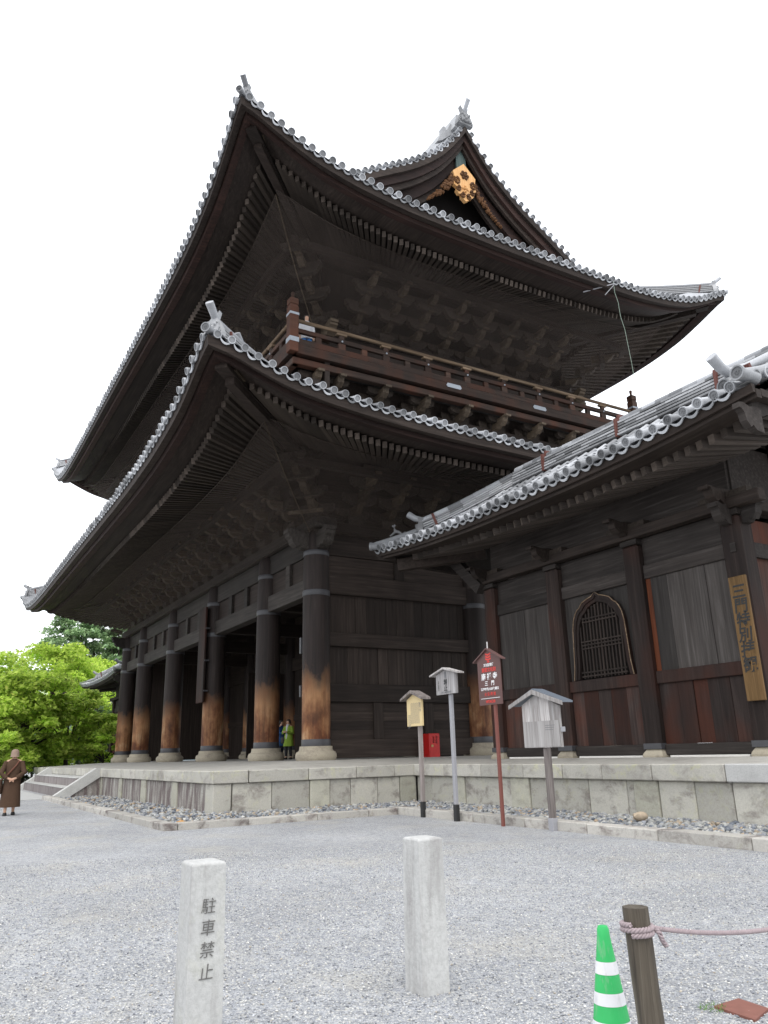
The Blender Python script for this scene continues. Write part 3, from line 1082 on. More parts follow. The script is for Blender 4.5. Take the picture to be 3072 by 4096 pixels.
def oni(w=.62, h=.62):
    """ridge-end face tile: faces -Y, base at z = 0"""
    m = MB()
    out = [(-.62, 0), (-.66, .22), (-.52, .52), (-.34, .78), (-.20, .92), (-.34, 1.28), (-.14, 1.02), (0, 1.06), (.14, 1.02), (.34, 1.28), (.20, .92), (.34, .78), (.52, .52), (.66, .22), (.62, 0)]
    m.prism([(a * w, b * h) for a, b in out], lambda a, b, d: (a, d, b), 0, .16)
    inn = [(-.36, .14), (-.42, .40), (-.2, .74), (.2, .74), (.42, .40), (.36, .14)]
    m.prism([(a * w, b * h) for a, b in inn], lambda a, b, d: (a, d, b), -.06, .02)
    for x, z, s in ((-.17, .52, .10), (.17, .52, .10), (0, .36, .12), (-.2, .22, .09), (.2, .22, .09), (0, .16, .08), (-.3, .62, .08), (.3, .62, .08)):
        rg = []
        for t in range(4):
            a = t / 3 * math.pi / 2
            rg.append([(x * w + s * w * math.cos(a) * math.cos(2 * math.pi * q / 8), -.05 - s * w * math.sin(a), z * h + s * w * math.cos(a) * math.sin(2 * math.pi * q / 8)) for q in range(8)])
        m.loft(rg)
    for k in range(5):
        for s in (-1, 1):
            x, z = s * (.54 - .07 * k) * w, (.10 + .14 * k) * h
            m.box(x - .03, x + .03, -.035, .01, z - .03, z + .03, .008)
    return m.mesh('ridge_face_tile', 40)
ONI = oni()
TUBE = MB().tube([(0, .12, -.04), (0, -.06, .06), (0, -.24, .20), (0, -.46, .36)], [.085, .098, .104, .11], 16)
TUBE.tube([(0, -.461, .361), (0, -.50, .39), (0, -.49, .383), (0, -.47, .367)], [.11, .108, .082, .078], 16, True)
TUBE = TUBE.mesh('finial_tube', 40)


# ------------------------------------------------------------------ a sweeping eave round a rectangular roof
class Eave:
    zb = None      # mid height of the back edge where it differs
    def __init__(s, x0, x1, y0, y1, zc, zf, zs, lift, inner, zin):
        s.x0, s.x1, s.y0, s.y1, s.zc, s.zf, s.zs = x0, x1, y0, y1, zc, zf, zs
        s.lift, s.inner, s.zin = lift, inner, zin

    def side(s, k):
        # start corner, unit along, inward, length, mid height
        if k == 'front': return Vector((s.x1, s.y0, 0)), Vector((-1, 0, 0)), Vector((0, 1, 0)), s.x1 - s.x0, s.zf
        if k == 'right': return Vector((s.x1, s.y0, 0)), Vector((0, 1, 0)), Vector((-1, 0, 0)), s.y1 - s.y0, s.zs
        if k == 'left': return Vector((s.x0, s.y0, 0)), Vector((0, 1, 0)), Vector((1, 0, 0)), s.y1 - s.y0, s.zs
        return Vector((s.x1, s.y1, 0)), Vector((-1, 0, 0)), Vector((0, -1, 0)), s.x1 - s.x0, s.zb or s.zf

    def lf(s, d):
        return pch([a for a, b in s.lift], [b for a, b in s.lift], d)

    def z(s, k, a):
        _, _, _, L, zm = s.side(k)
        return zm + (s.zc - zm) * s.lf(min(a, L - a))

    def pt(s, k, a, u, dz):
        """a along the eave, u inward; the plan is mitred at the corners (a is squeezed with u)"""
        c, e, n, L, zm = s.side(k)
        q = a / L
        ai = u + (L - 2 * u) * q
        ze = s.z(k, a)
        w = 0 if u <= 1.0 else min(1, (u - 1.0) / (s.inner - 1.0))
        zz = ze + dz if w == 0 else (ze + dz) * (1 - w) + (s.zin + dz * 0 ) * w
        p = c + e * ai + n * u
        return Vector((p.x, p.y, zz))

    def samples(s, k, n=56):
        L = s.side(k)[3]
        t = np.linspace(0, 1, n)
        t = t - np.sin(4 * np.pi * t) / (4 * np.pi) * .0 - np.sin(2 * np.pi * t) / (2 * np.pi) * .45
        return [float(L * q) for q in t]

    def loft(s, k, sec, n=56):
        return MB().loft([[s.pt(k, a, u, dz) for u, dz in sec] for a in s.samples(k, n)], True, True)

    def sheet(s, k, sec, n=56):
        return MB().loft([[s.pt(k, a, u, dz) for u, dz in sec] for a in s.samples(k, n)], False, False)


class HipGableEave(Eave):
    """eave mitred only at the x0 end; the x1 end is a plain gable"""
    def pt(s, k, a, u, dz):
        c, e, n, L, zm = s.side(k)
        w = 0 if u <= 1.0 else min(1, (u - 1.0) / (s.inner - 1.0))
        zz = (s.z(k, a) + dz) * (1 - w) + s.zin * w
        ai = a * (L - u) / L if k in ('front', 'back') else u + (L - 2 * u) * a / L
        p = c + e * ai + n * u
        return Vector((p.x, p.y, zz))


EYE = Vector((0, 0, 1.3))
def build_eave(ev, par, sides, tile_sp, raft_sp, raft_w, near_t, near_r, marks=False, tscale=1.0, b1=M_wy, b2=M_red, tip_dz=(-.42, -.60), u_tip=1.22, bs=1.0, rmat=None):
    """boards, soffit, rafters and tiles of one roof edge; near_* = how many of the largest stay objects"""
    tiles, rafts = [], []
    for k in sides:
        c, e, n_, L, zm = ev.side(k)
        nm = obj('eave_board', ev.loft(k, [(.10, -.09), (.13, -.09 - .25 * bs), (.33 * bs, -.09 - .25 * bs), (.33 * bs, -.09)]), b1, par)
        obj('eave_board', ev.loft(k, [(.35 * bs, -.27 * bs), (.38 * bs, -.09 - .38 * bs), (.60 * bs, -.09 - .38 * bs), (.60 * bs, -.27 * bs)]), b2, par)
        obj('eave_board', ev.loft(k, [(.605 * bs, -.22 * bs), (.62 * bs, -.09 - .30 * bs), (u_tip + .08, tip_dz[0] - .002), (u_tip + .08, -.22 * bs)]), M_wx, par)
        obj('soffit', ev.sheet(k, [(.55, -.2 * bs), (u_tip, tip_dz[0] + .02), (ev.inner, 0)]), M_wx, par)
        nt = max(2, round(L / tile_sp))
        for i in range(nt + 1):
            a = L * i / nt
            if a < .12 or a > L - .12: continue
            p = ev.pt(k, a, 0, 0)
            q = ev.pt(k, min(L, a + .2), 0, 0)
            tilt = math.atan2(q.z - p.z, .2)
            yv = (n_ * .955 + Vector((0, 0, .30))).normalized()
            xv = yv.cross(Vector((0, 0, 1))).normalized()
            zv = xv.cross(yv)
            sc = tscale * random.uniform(.97, 1.03)
            jv = Vector((random.uniform(-.018, .018), random.uniform(-.025, .025), random.uniform(-.018, .018)))
            tiles.append(((p - EYE).length, 'eave_tile', EAVE_TM if marks else EAVE_T, basis(p + jv, xv * sc, yv, zv * sc)))
            if i < nt:
                a2 = a + L / nt * .5
                p2 = ev.pt(k, a2, .03, -.045)
                xx = (ev.pt(k, min(L, a2 + .1), .03, 0) - ev.pt(k, max(0, a2 - .1), .03, 0)).normalized()
                if xx.dot(xv) < 0: xx = -xx
                zz = xx.cross(yv).normalized()
                sw_ = L / nt / .33
                tiles.append(((p2 - EYE).length, 'pan_tile', PAN_T, basis(p2, xx * sw_, yv, zz)))
        nr = max(2, round(L / raft_sp))
        for i in range(1, nr):
            a = L * i / nr
            if a < .28 or a > L - .28: continue
            p0 = ev.pt(k, a, u_tip, 0)
            p1 = ev.pt(k, a, min(ev.inner - .1, u_tip + 2.8), 0)
            h = tip_dz[0] - tip_dz[1]
            if p1.z - h > p0.z + 3: continue
            s0 = Vector((p0.x, p0.y, ev.z(k, a) + tip_dz[1] + h / 2))
            s1 = Vector((p1.x, p1.y, p1.z - h / 2 - .03))
            rafts.append(((s0 - EYE).length, s0, s1, raft_w, h))
    tiles.sort(key=lambda t: t[0])
    cnt = {'eave_tile': 0, 'pan_tile': 0}
    rest = []
    for d, nm, me, mx in tiles:
        if cnt[nm] < near_t:
            cnt[nm] += 1
            obj(nm, me, None, par, mx)
        else: rest.append((me, mx))
    if rest:
        o = obj('eave_tile_row', merged(rest), M_tile, par, kind='stuff')
    rafts.sort(key=lambda t: t[0])
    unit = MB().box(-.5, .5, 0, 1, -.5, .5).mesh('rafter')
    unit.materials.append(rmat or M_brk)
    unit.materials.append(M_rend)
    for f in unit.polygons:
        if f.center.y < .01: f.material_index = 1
    far = MB()
    for i, (d, s0, s1, w, h) in enumerate(rafts):
        if i < near_r:
            yv = (s1 - s0)
            L = yv.length
            yn = yv / L
            xv = yn.cross(Vector((0, 0, 1))).normalized()
            zv = xv.cross(yn)
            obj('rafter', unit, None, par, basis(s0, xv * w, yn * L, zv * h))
        else: far.bar(s0, s1, w, h)
    if far.v: obj('rafter_row', far, M_brk, par, kind='stuff')


def corner_set(ev, par, k, at_end, beam=True, sc=1.0, tube2=True):
    """hip beam, ridge-end face tile and finial at one corner of ev"""
    c, e, n_, L, zm = ev.side(k)
    cor = c + (e * L if at_end else Vector())
    inx = 1 if cor.x < (ev.x0 + ev.x1) / 2 else -1
    iny = 1 if cor.y < (ev.y0 + ev.y1) / 2 else -1
    dg = Vector((inx, iny, 0)).normalized()
    zc = ev.zc
    r2 = math.sqrt(2)
    P = lambda u, z: Vector((cor.x + inx * u, cor.y + iny * u, z))
    if beam:
        m = MB()
        m.bar(P(.98, zc - .68), P(ev.inner, ev.zin - .14), .25, .32)
        obj('hip_beam', m, M_wy, par)
        obj('hip_beam', MB().bar(P(.62, zc - .48), P(ev.inner, ev.zin + .02), .34, .28), M_wy, par)
        m = MB()
        m.bar(P(.90, zc - .495), P(1.30, zc - .53), .46, .06)
        obj('beam_cap', m, M_brk_end, par)
    # corner tile
    yv = (dg * .93 + Vector((0, 0, .12))).normalized()
    xv = yv.cross(Vector((0, 0, 1))).normalized()
    zv = xv.cross(yv)
    obj('corner_tile', EAVE_TM, None, par, basis(P(.0, zc + .03), xv * 1.15 * sc, yv, zv * 1.15 * sc))
    # hip ridge of stacked tiles
    zr = lambda u: zc + .05 + .10 * u + .03 * u * u
    b = MB()
    for q in range(4):
        pts = [P(.42 + i * .35, zr(.42 + i * .35) + .09 * q) for i in range(8)]
        for i in range(7): b.bar(pts[i], pts[i + 1], .34 - .03 * q, .052)
    obj('hip_ridge', b, M_noshi, par)
    b = MB()
    pts = [P(.44 + i * .35, zr(.42 + i * .35) + .12) for i in range(8)]
    for i in range(7): b.bar(pts[i], pts[i + 1], .20, .36)
    obj('hip_ridge_core', b, M_dark, par)
    b = MB().tube([P(.42 + i * .35, zr(.42 + i * .35) + .40) for i in range(8)], .085, 10)
    obj('hip_ridge_cap', b.mesh('hip', 40), M_tile, par)
    obj('ridge_strap', MB().bar(P(.76, zr(.76) + .13), P(.80, zr(.8) + .14), .355, .36), M_copper, par)
    yv = dg
    xv = yv.cross(Vector((0, 0, 1))).normalized()
    zv = Vector((0, 0, 1))
    o = obj('ridge_face_tile', ONI, M_noshi, par, basis(P(.30, zr(.3) - .06), xv * .62 * sc, yv, zv * .86 * sc))
    obj('finial_tube', TUBE, M_tile, par, basis(P(.42, zr(.4) + .36), xv * .95 * sc, yv * .9 * sc, zv * .85 * sc))
    if tube2:
        u = 1.5
        obj('finial_tube', TUBE, M_tile, par, basis(P(u, zr(u) + .28), xv * .9, yv * .9, zv * .62))


LIFT_L = [(0, 1), (.55, .9), (1.36, .65), (2.3, .41), (3.6, .24), (5.4, .10), (8, .02), (11, 0), (99, 0)]
LIFT_U = [(0, 1), (.45, .91), (.8, .80), (1.6, .57), (2.6, .34), (4.3, .14), (6, .05), (9, .01), (11, 0), (99, 0)]

# --- lower roof
lower = empty('lower_roof', (XC, YC, 9.7), gate)
EV1 = Eave(2 * XC + 16.06, -16.06, 4.75, 2 * YC - 4.75, 11.04, 9.66, 9.90, LIFT_L, 5.2, 10.35)
build_eave(EV1, lower, ('front', 'right'), .345, .245, .13, 105, 125)
build_eave(EV1, lower, ('left',), .345, .33, .15, 0, 0, tip_dz=(-.48, -.76), u_tip=1.0)
for k in ('back',):
    obj('eave_board', EV1.loft(k, [(.0, -.02), (.13, -.40), (.58, -.47), (.58, -.05)], 30), M_wy, lower)
    obj('soffit', EV1.sheet(k, [(.55, -.3), (1.0, -.4), (5.2, 0)], 30), M_wx, lower)
corner_set(EV1, lower, 'front', False)
corner_set(EV1, lower, 'front', True, tube2=False)
for k in ('front', 'right', 'left', 'back'):
    obj('tile_slope', EV1.sheet(k, [(.06, -.02), (.9, .30), (2.5, .9), (5.2, 1.35)], 40), M_tile, lower)

# --- bracket clusters
def cluster_arm():
    m = MB()
    m.prism(nose_poly(1.0, .34), lambda a, b, d: (d, -a, b), -.11, .11)
    return m.mesh('bracket_arm')
ARM = cluster_arm()
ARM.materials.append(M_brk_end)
ARMD = ARM.copy()
ARMD.materials.clear()
ARMD.materials.append(M_wx)
BLOCK = MB().add([(-.17, -.17, 0), (.17, -.17, 0), (.17, .17, 0), (-.17, .17, 0), (-.25, -.25, .14), (.25, -.25, .14), (.25, .25, .14), (-.25, .25, .14), (-.25, -.25, .28), (.25, -.25, .28), (.25, .25, .28), (-.25, .25, .28)],
                 [(3, 2, 1, 0), (0, 1, 5, 4), (1, 2, 6, 5), (2, 3, 7, 6), (3, 0, 4, 7), (4, 5, 9, 8), (5, 6, 10, 9), (6, 7, 11, 10), (7, 4, 8, 11), (8, 9, 10, 11)]).mesh('bearing_block')
BLOCK.materials.append(M_brk)
WING = MB().prism([(-.62, .12), (-.58, .02), (-.4, -.05), (.4, -.05), (.58, .02), (.62, .12), (.62, .24), (-.62, .24)], lambda a, b, d: (a, d, b), -.09, .09).mesh('cross_arm')
WING.materials.append(M_brk)
def cluster(x, y, z, rz, par, tiers=3, dz=.42, dy=.52, s=1.0):
    """bracket cluster stepping outwards (local -Y)"""
    c = obj('bracket_cluster', BLOCK, None, par, T(x, y, z, rz) @ Matrix.Diagonal((1.25 * s, 1.25 * s, s, 1)))
    R = T(x, y, z, rz)
    for t in range(tiers):
        zz = .28 + dz * t
        obj('bracket_arm', ARM, None, c, R @ T(0, -.05 - dy * t * .86 + .25, zz) @ Matrix.Diagonal((1, .95 + .06 * t, 1, 1)))
        obj('cross_arm', WING, None, c, R @ T(0, -dy * t, zz + .05))
        obj('cross_arm', WING, None, c, R @ T(0, -dy * (t + 1), zz + .36) @ Matrix.Diagonal((.8, 1, .8, 1)))
def cluster_row(par, z, xs, ys, xr, yf, **kw):
    for x in xs: cluster(x, yf, z, 0, par, **kw)
    for y in ys: cluster(xr, y, z, math.pi / 2, par, **kw)
front_x = [X1 - .05 - 1.30 * i for i in range(1, 19)]
side_y = [Y1 + 1.30 * i for i in range(1, 10)]
cluster_row(gate, 8.44, front_x, side_y, X1, Y1, tiers=3, dz=.36, dy=.55)
cluster(X1 + .0, Y1 - .0, 8.44, math.pi / 4, gate, 3, .36, .75)
obj('purlin', MB().box(CX[5] - 1.9, X1 + 1.9, Y1 - 1.80, Y1 - 1.60, 9.62, 9.86), M_wx, gate)
obj('purlin', MB().box(X1 + 1.60, X1 + 1.80, Y1 - 1.59, CY[2] + 1.9, 9.62, 9.86), M_wy, gate)
obj('bracket_wall', MB().box(CX[5], X1 - .1, Y1 - .05, Y1 + .05, 8.43, 11.4), M_wx, gate)
obj('bracket_wall', MB().box(X1 - .1, X1, Y1 + .055, CY[2], 8.43, 11.4), M_wy, gate)

# --- balcony
bal = empty('balcony', (XC, YC, 13.3), gate)
BX, BY = -20.0, 8.69
bx0, by1 = 2 * XC - BX, 2 * YC - BY
obj('floor_deck', MB().box(bx0, BX - .03, BY + .03, by1, 13.58, 13.68), M_wx, bal)
def rails(ax):
    a0, a1 = (BX - .12, bx0 + .12) if ax == 'x' else (BY + .12, by1 - .12)
    def bx(name, o0, o1, z0, z1, mat, a=a0, b=a1, c=.01):
        m = MB()
        if ax == 'x': m.box(a, b, BY + o0, BY + o1, z0, z1, c)
        else: m.box(BX - o1, BX - o0, a, b, z0, z1, c)
        return obj(name, m, mat, bal)
    mr = M_rail
    bx('edge_beam', -.02, .26, 13.36, 13.68, mr)
    bx('under_beam', .10, .34, 13.05, 13.28, mr, c=.02)
    bx('bottom_rail', .0, .17, 13.685, 13.90, mr)
    bx('middle_rail', .03, .15, 14.13, 14.28, mr)
    p = (lambda a: (a, BY + .085, 14.56)) if ax == 'x' else (lambda a: (BX - .085, a, 14.56))
    obj('handrail', MB().tube([p(a0), p(a1)], .062, 12).mesh('handrail', 40), M_railtop, bal)
    n = round(abs(a1 - a0) / 1.74)
    for i in range(1, 2 * n):
        a = a0 + (a1 - a0) * i / (2 * n)
        big = i % 2 == 0
        w = .13 if big else .10
        bx('rail_strut', .035, .155, 13.905, 14.125, mr, a - w, a + w)
        if big:
            bx('rail_strut', .045, .145, 14.285, 14.42, mr, a - .09, a + .09)
            bx('strut_cap', .02, .17, 14.42, 14.50, M_railtop, a - .19, a + .19)
            m = MB().lathe([(.035, 0), (.03, .02), (.0, .028)], 10)
            obj('rail_stud', m.mesh('rail_stud', 40), M_zinc, bal, T(a, BY + .03, 14.2, 0, math.pi / 2) if ax == 'x' else T(BX - .03, a, 14.2, math.pi / 2, math.pi / 2))
    n2 = round(abs(a1 - a0) / 1.755)
    for i in range(n2 + 1):
        a = a0 + (a1 - a0) * i / n2 if i not in (0,) else a0 + (.9 if a1 > a0 else -.9)
        mx = T(a, BY + 1.0, 12.70) if ax == 'x' else T(BX - 1.0, a, 12.70, math.pi / 2)
        c = obj('bracket_cluster', BLOCK, None, gate, mx)
        obj('bracket_arm', ARM, None, c, mx @ T(0, -.12, -.08) @ Matrix.Diagonal((1, .9, 1.1, 1)))
        obj('cross_arm', WING, None, c, mx @ T(0, -.42, .20) @ Matrix.Diagonal((.8, 1, .8, 1)))
        obj('cross_arm', WING, None, c, mx @ T(0, 0, .0) @ Matrix.Diagonal((1, 1, 1.2, 1)))
    bx('tier_beam', .80, 1.05, 12.45, 12.69, M_wy)
    bx('tier_beam', 1.02, 1.20, 11.9, 12.44, M_wx)
    bx('base_wall', 1.22, 1.40, 10.2, 13.5, M_wx)
    for q in (.40, .66):
        a = a0 + (a1 - a0) * q
        pl = MB()
        if ax == 'x': pl.prism([(a - .33, 13.56), (a - .27, 13.655), (a + .27, 13.655), (a + .33, 13.56), (a + .27, 13.50), (a - .27, 13.50)], lambda x, z, d: (x, BY - .025 - d, z), 0, .012)
        else: pl.prism([(a - .33, 13.56), (a - .27, 13.655), (a + .27, 13.655), (a + .33, 13.56), (a + .27, 13.50), (a - .27, 13.50)], lambda y, z, d: (BX + .025 + d, y, z), 0, .012)
        obj('metal_plate', pl, M_zinc, bal)
rails('x')
rails('y')
def newel(x, y):
    p = obj('newel_post', MB().box(x - .15, x + .15, y - .15, y + .15, 13.36, 14.98, .015).box(x - .125, x + .125, y - .125, y + .125, 14.985, 15.03).box(x - .15, x + .15, y - .15, y + .15, 15.035, 15.27, .03), M_rail, gate)
    obj('finial', MB().lathe([(.06, 15.27), (.045, 15.33), (.05, 15.40), (.062, 15.47), (.055, 15.52), (.02, 15.53)], 12, x, y).mesh('finial', 40), M_rail, p)
    obj('metal_band', MB().box(x - .158, x + .158, y - .158, y + .158, 14.66, 14.74), M_zinc, p)
    obj('metal_band', MB().box(x - .158, x + .158, y - .158, y + .158, 13.70, 13.86), M_zinc, p)
for x, y in ((BX - .05, BY + .05), (BX - .05, by1 - .05), (bx0 + .05, BY + .05)): newel(x, y)

# --- upper storey body
up = empty('upper_storey', (XC, YC, 13.7), gate)
UX, UY = -21.95, 10.65
EV2_IN = (2 * XC + 21.4, -21.4, 10.1, 22.76)
ux0, uy1 = 2 * XC - UX, 2 * YC - UY
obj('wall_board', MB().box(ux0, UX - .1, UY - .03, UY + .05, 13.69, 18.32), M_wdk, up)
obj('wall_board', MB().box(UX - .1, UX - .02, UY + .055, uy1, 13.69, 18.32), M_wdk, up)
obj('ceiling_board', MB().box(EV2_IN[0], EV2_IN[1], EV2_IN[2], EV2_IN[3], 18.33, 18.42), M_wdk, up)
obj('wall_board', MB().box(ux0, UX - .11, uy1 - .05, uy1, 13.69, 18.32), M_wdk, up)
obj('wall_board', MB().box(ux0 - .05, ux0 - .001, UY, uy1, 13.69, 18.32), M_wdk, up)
UPIL = lathe_mesh([(.36, 13.69), (.36, 15.3), (.30, 15.5)], 20)
for x in [UX - .02] + CX[1:5] + [ux0]:
    obj('upper_pillar', UPIL, M_wz, up, T(x, UY, 0))
for y in (CY[1], uy1): obj('upper_pillar', UPIL, M_wz, up, T(UX, y, 0))
obj('lintel_beam', MB().box(ux0, UX, UY - .2, UY + .2, 15.0, 15.5), M_wx, up)
obj('lintel_beam', MB().box(UX - .2, UX + .2, UY + .21, uy1, 15.0, 15.5), M_wy, up)
obj('plate_beam', MB().box(ux0 - .5, UX + .5, UY - .32, UY + .32, 15.505, 15.75), M_wx, up)
obj('plate_beam', MB().box(UX - .32, UX + .32, UY + .325, uy1 + .5, 15.505, 15.745), M_wy, up)
for y, s in ((UY, -1), (uy1, 1)):
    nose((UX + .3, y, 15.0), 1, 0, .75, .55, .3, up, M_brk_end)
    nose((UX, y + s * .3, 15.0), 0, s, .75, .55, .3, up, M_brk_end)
ufx = [UX - 1.30 * i for i in range(1, 19)]
usy = [UY + 1.284 * i for i in range(1, 9)]
for x in ufx: cluster(x, UY, 15.755, 0, gate, 3, .46, .62)
for y in usy: cluster(UX, y, 15.755, math.pi / 2, gate, 3, .46, .62)
cluster(UX, UY, 15.755, math.pi / 4, gate, 3, .46, .85)
cluster(UX, uy1, 15.755, 3 * math.pi / 4, gate, 3, .46, .85)
obj('purlin', MB().box(ux0 - 2.1, UX + 2.1, UY - 2.05, UY - 1.83, 17.3, 17.55), M_wx, up)
obj('purlin', MB().box(UX + 1.83, UX + 2.05, UY - 1.82, uy1 + 2.1, 17.3, 17.55), M_wy, up)

# --- upper roof
upr = empty('upper_roof', (XC, YC, 18), gate)
EV2 = Eave(2 * XC + 16.94, -16.94, 5.64, 2 * YC - 5.64, 19.44, 17.38, 17.80, LIFT_U, 4.7, 18.3)
EV2.zb = 18.25
build_eave(EV2, upr, ('front', 'right'), .332, .25, .13, 105, 125, tscale=1.12, tip_dz=(-.47, -.67), u_tip=1.3)
build_eave(EV2, upr, ('left', 'back'), .332, .33, .15, 0, 0, tscale=1.12, tip_dz=(-.50, -.80), u_tip=1.0)
corner_set(EV2, upr, 'front', False, sc=.85, tube2=False)
corner_set(EV2, upr, 'front', True, sc=.85, tube2=False)
corner_set(EV2, upr, 'right', True, sc=.85, tube2=False)
# second small ridge end seen beyond the right corner
GX = -20.25                                  # plane of the gable verge
RK = [(0, 26.0), (.35, 25.45), (.75, 24.9), (1.25, 24.28), (1.8, 23.75), (2.4, 23.24), (3.05, 22.78), (3.8, 22.3), (4.85, 21.6), (5.4, 21.2), (6.5, 20.5), (7.6, 19.85), (9.2, 18.7), (10.75, 17.55)]
def rake(d): return pch([a for a, b in RK], [b for a, b in RK], abs(d))
def slope_sheet(s):
    m = MB()
    ds = np.linspace(0, 10.7, 26)
    xs = np.linspace(2 * XC - GX, GX, 30)
    m.loft([[(x, YC + s * d, rake(d) - .06) for x in xs] for d in ds if d < 7.4], False, False)
    return m
for s in (-1, 1): obj('tile_slope', slope_sheet(s), M_tile, upr)
for k in ('front', 'right', 'left', 'back'):
    obj('tile_slope', EV2.sheet(k, [(.06, -.02), (1.0, .25), (2.2, .7), (4.7, 1.2)], 40), M_tile, upr)
def rake_board(x, t, top, bot, mat, dmax, name, d0=0.0, side=(-1, 1)):
    for s in side:
        m = MB()
        rg = []
        for d in np.linspace(d0, dmax, 22):
            y = YC + s * d
            rg.append([(x, y, rake(d) - top), (x, y, rake(d) - bot), (x - t, y, rake(d) - bot), (x - t, y, rake(d) - top)])
        m.loft(rg)
        obj(name, m, mat, upr)
rake_board(GX + .02, .14, .12, .42, M_wy, 7.4, 'verge_board')
rake_board(GX - .12, .14, .40, .78, M_red, 7.4, 'bargeboard')
rake_board(GX - .27, .12, .72, 1.02, M_wy, 7.3, 'bargeboard')
rake_board(GX - .54, .14, .95, 1.50, M_red, 7.2, 'bargeboard')
rake_board(GX - .72, .14, 1.42, 1.80, M_wy, 7.0, 'bargeboard')
obj('verge_soffit', MB().loft([[(GX - .05, YC + d, rake(d) - .30), (GX - 1.6, YC + d, rake(d) - .30)] for d in np.linspace(-7.4, 7.4, 41)], False, False), M_wx, upr)
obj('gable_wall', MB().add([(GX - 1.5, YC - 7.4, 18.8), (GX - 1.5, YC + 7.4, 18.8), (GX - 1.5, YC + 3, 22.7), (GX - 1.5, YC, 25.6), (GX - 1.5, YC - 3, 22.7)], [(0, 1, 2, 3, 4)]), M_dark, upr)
# verge tiles: round ends facing out along both rakes, one short row behind each
for s in (-1, 1):
    for i in range(24):
        d = .30 + i * .30 * (1 if i < 6 else 1)
        dd = d
        y, z = YC + s * dd, rake(dd) + .05
        mx = basis(Vector((GX + .06, y, z)), Vector((0, 1, 0)), Vector((-1, 0, .06)).normalized(), Vector((0, 0, 1)))
        obj('verge_tile', EAVE_T, None, upr, mx @ Matrix.Diagonal((1.08, 1.5, 1.08, 1)))
        sl = Vector((0, s * .3, rake(dd + .3) - rake(dd))).normalized()
        q = Vector((GX + .03, YC + s * (dd + .15), rake(dd + .15) - .02))
        xx = sl if s > 0 else -sl
        obj('verge_pan_tile', PAN_T, None, upr, basis(q, xx, Vector((-1, 0, .0)), Vector((-1, 0, 0)).cross(xx) * -1))
# descending ridge just inside the verge and the main ridge with its end face
for s in (-1, 1):
    for q in range(4):
        m = MB().loft([[(GX - .55 - .03 * q, YC + s * d, rake(d) + .05 + .09 * q), (GX - .95 + .03 * q, YC + s * d, rake(d) + .05 + .09 * q), (GX - .95 + .03 * q, YC + s * d, rake(d) + .13 + .09 * q), (GX - .55 - .03 * q, YC + s * d, rake(d) + .13 + .09 * q)] for d in np.linspace(.3, 6.4, 16)])
        obj('ridge_layer', m, M_noshi, upr)
rd = MB()
for q in range(7): rd.box(2 * XC - GX + .4, GX - .25, YC - .34 + .02 * q, YC + .34 - .02 * q, 25.95 + .1 * q, 26.03 + .1 * q)
obj('main_ridge', rd, M_noshi, upr)
FACE = T(GX + .05, YC, 25.95, math.pi / 2)
obj('ridge_face_tile', ONI, M_noshi, upr, FACE @ Matrix.Diagonal((.95, 1.2, 1.15, 1)))
fin = MB()
for s in (-1, 1):
    ys = [(.35, .0), (1.05, -.75), (1.35, -.95), (1.2, -.55), (1.0, -.15), (1.02, .15), (.85, .38), (.72, .1), (.6, .3), (.45, .75), (.3, .6)]
    fin.prism([(s * a * .78, b * .72) for a, b in ys], lambda a, b, d: (d, a, b), 0, .22)
obj('ridge_fin', fin, M_noshi, upr, T(GX - .75, YC, 25.8), kind='stuff')
obj('finial_tube', TUBE, M_tile, upr, FACE @ T(0, 0, .70) @ Matrix.Diagonal((.95, .6, .95, 1)))

# gable pendant: fresh pale board, flower boss, scrolls and dark leaf wings
gp_x = GX - .42
gg = empty('gable_pendant', (gp_x, YC, 23.6), gate)
out = [(0, 24.20), (-.56, 23.66), (-.52, 23.42), (-.36, 23.38), (-.52, 23.22), (-.54, 23.02), (-.38, 22.93), (-.43, 22.75), (-.33, 22.62), (-.2, 22.66), (-.19, 22.5), (-.08, 22.42), (0, 22.36)]
poly = out + [(-a, b) for a, b in reversed(out[1:-1])]
obj('pendant_board', MB().prism(poly, lambda a, b, d: (d, YC + a, b), gp_x, gp_x + .16), M_gold, gg)
def scroll(y, z, r, s, tw):
    pts = []
    for i in range(14):
        a = tw + s * i * .62
        q = r * (1 - i / 15)
        pts.append((gp_x + .18, YC + y + q * math.cos(a), z + q * math.sin(a)))
    return MB().tube(pts, [.055 - .0022 * i for i in range(14)], 6)
for y, z, r in ((.42, 23.22, .17), (.36, 22.86, .13), (.17, 22.60, .13)):
    for s in (-1, 1):
        obj('scroll_carving', scroll(s * y, z, r, s, math.pi / 2), M_goldd, gg)
def boss(y, z, r, n, mat, nm):
    m = MB()
    for k in range(n):
        a = 2 * math.pi * k / n
        rg = [[(gp_x + .16 + .07 * math.sin(t), YC + y + r * .68 * math.cos(a) + r * .36 * math.cos(t) * math.cos(q * math.pi / 4), z + r * .68 * math.sin(a) + r * .36 * math.cos(t) * math.sin(q * math.pi / 4)) for q in range(8)] for t in (0, .6, 1.2)]
        m.loft(rg)
    rg = [[(gp_x + .18 + .09 * math.sin(t), YC + y + r * .4 * math.cos(t) * math.cos(q * math.pi / 4), z + r * .4 * math.cos(t) * math.sin(q * math.pi / 4)) for q in range(8)] for t in (0, .6, 1.2)]
    m.loft(rg)
    obj(nm, m, mat, gg)
boss(0, 23.62, .22, 6, M_goldd, 'flower_boss')
boss(0, 22.95, .17, 4, M_gold, 'small_flower')
rw = random.Random(5)
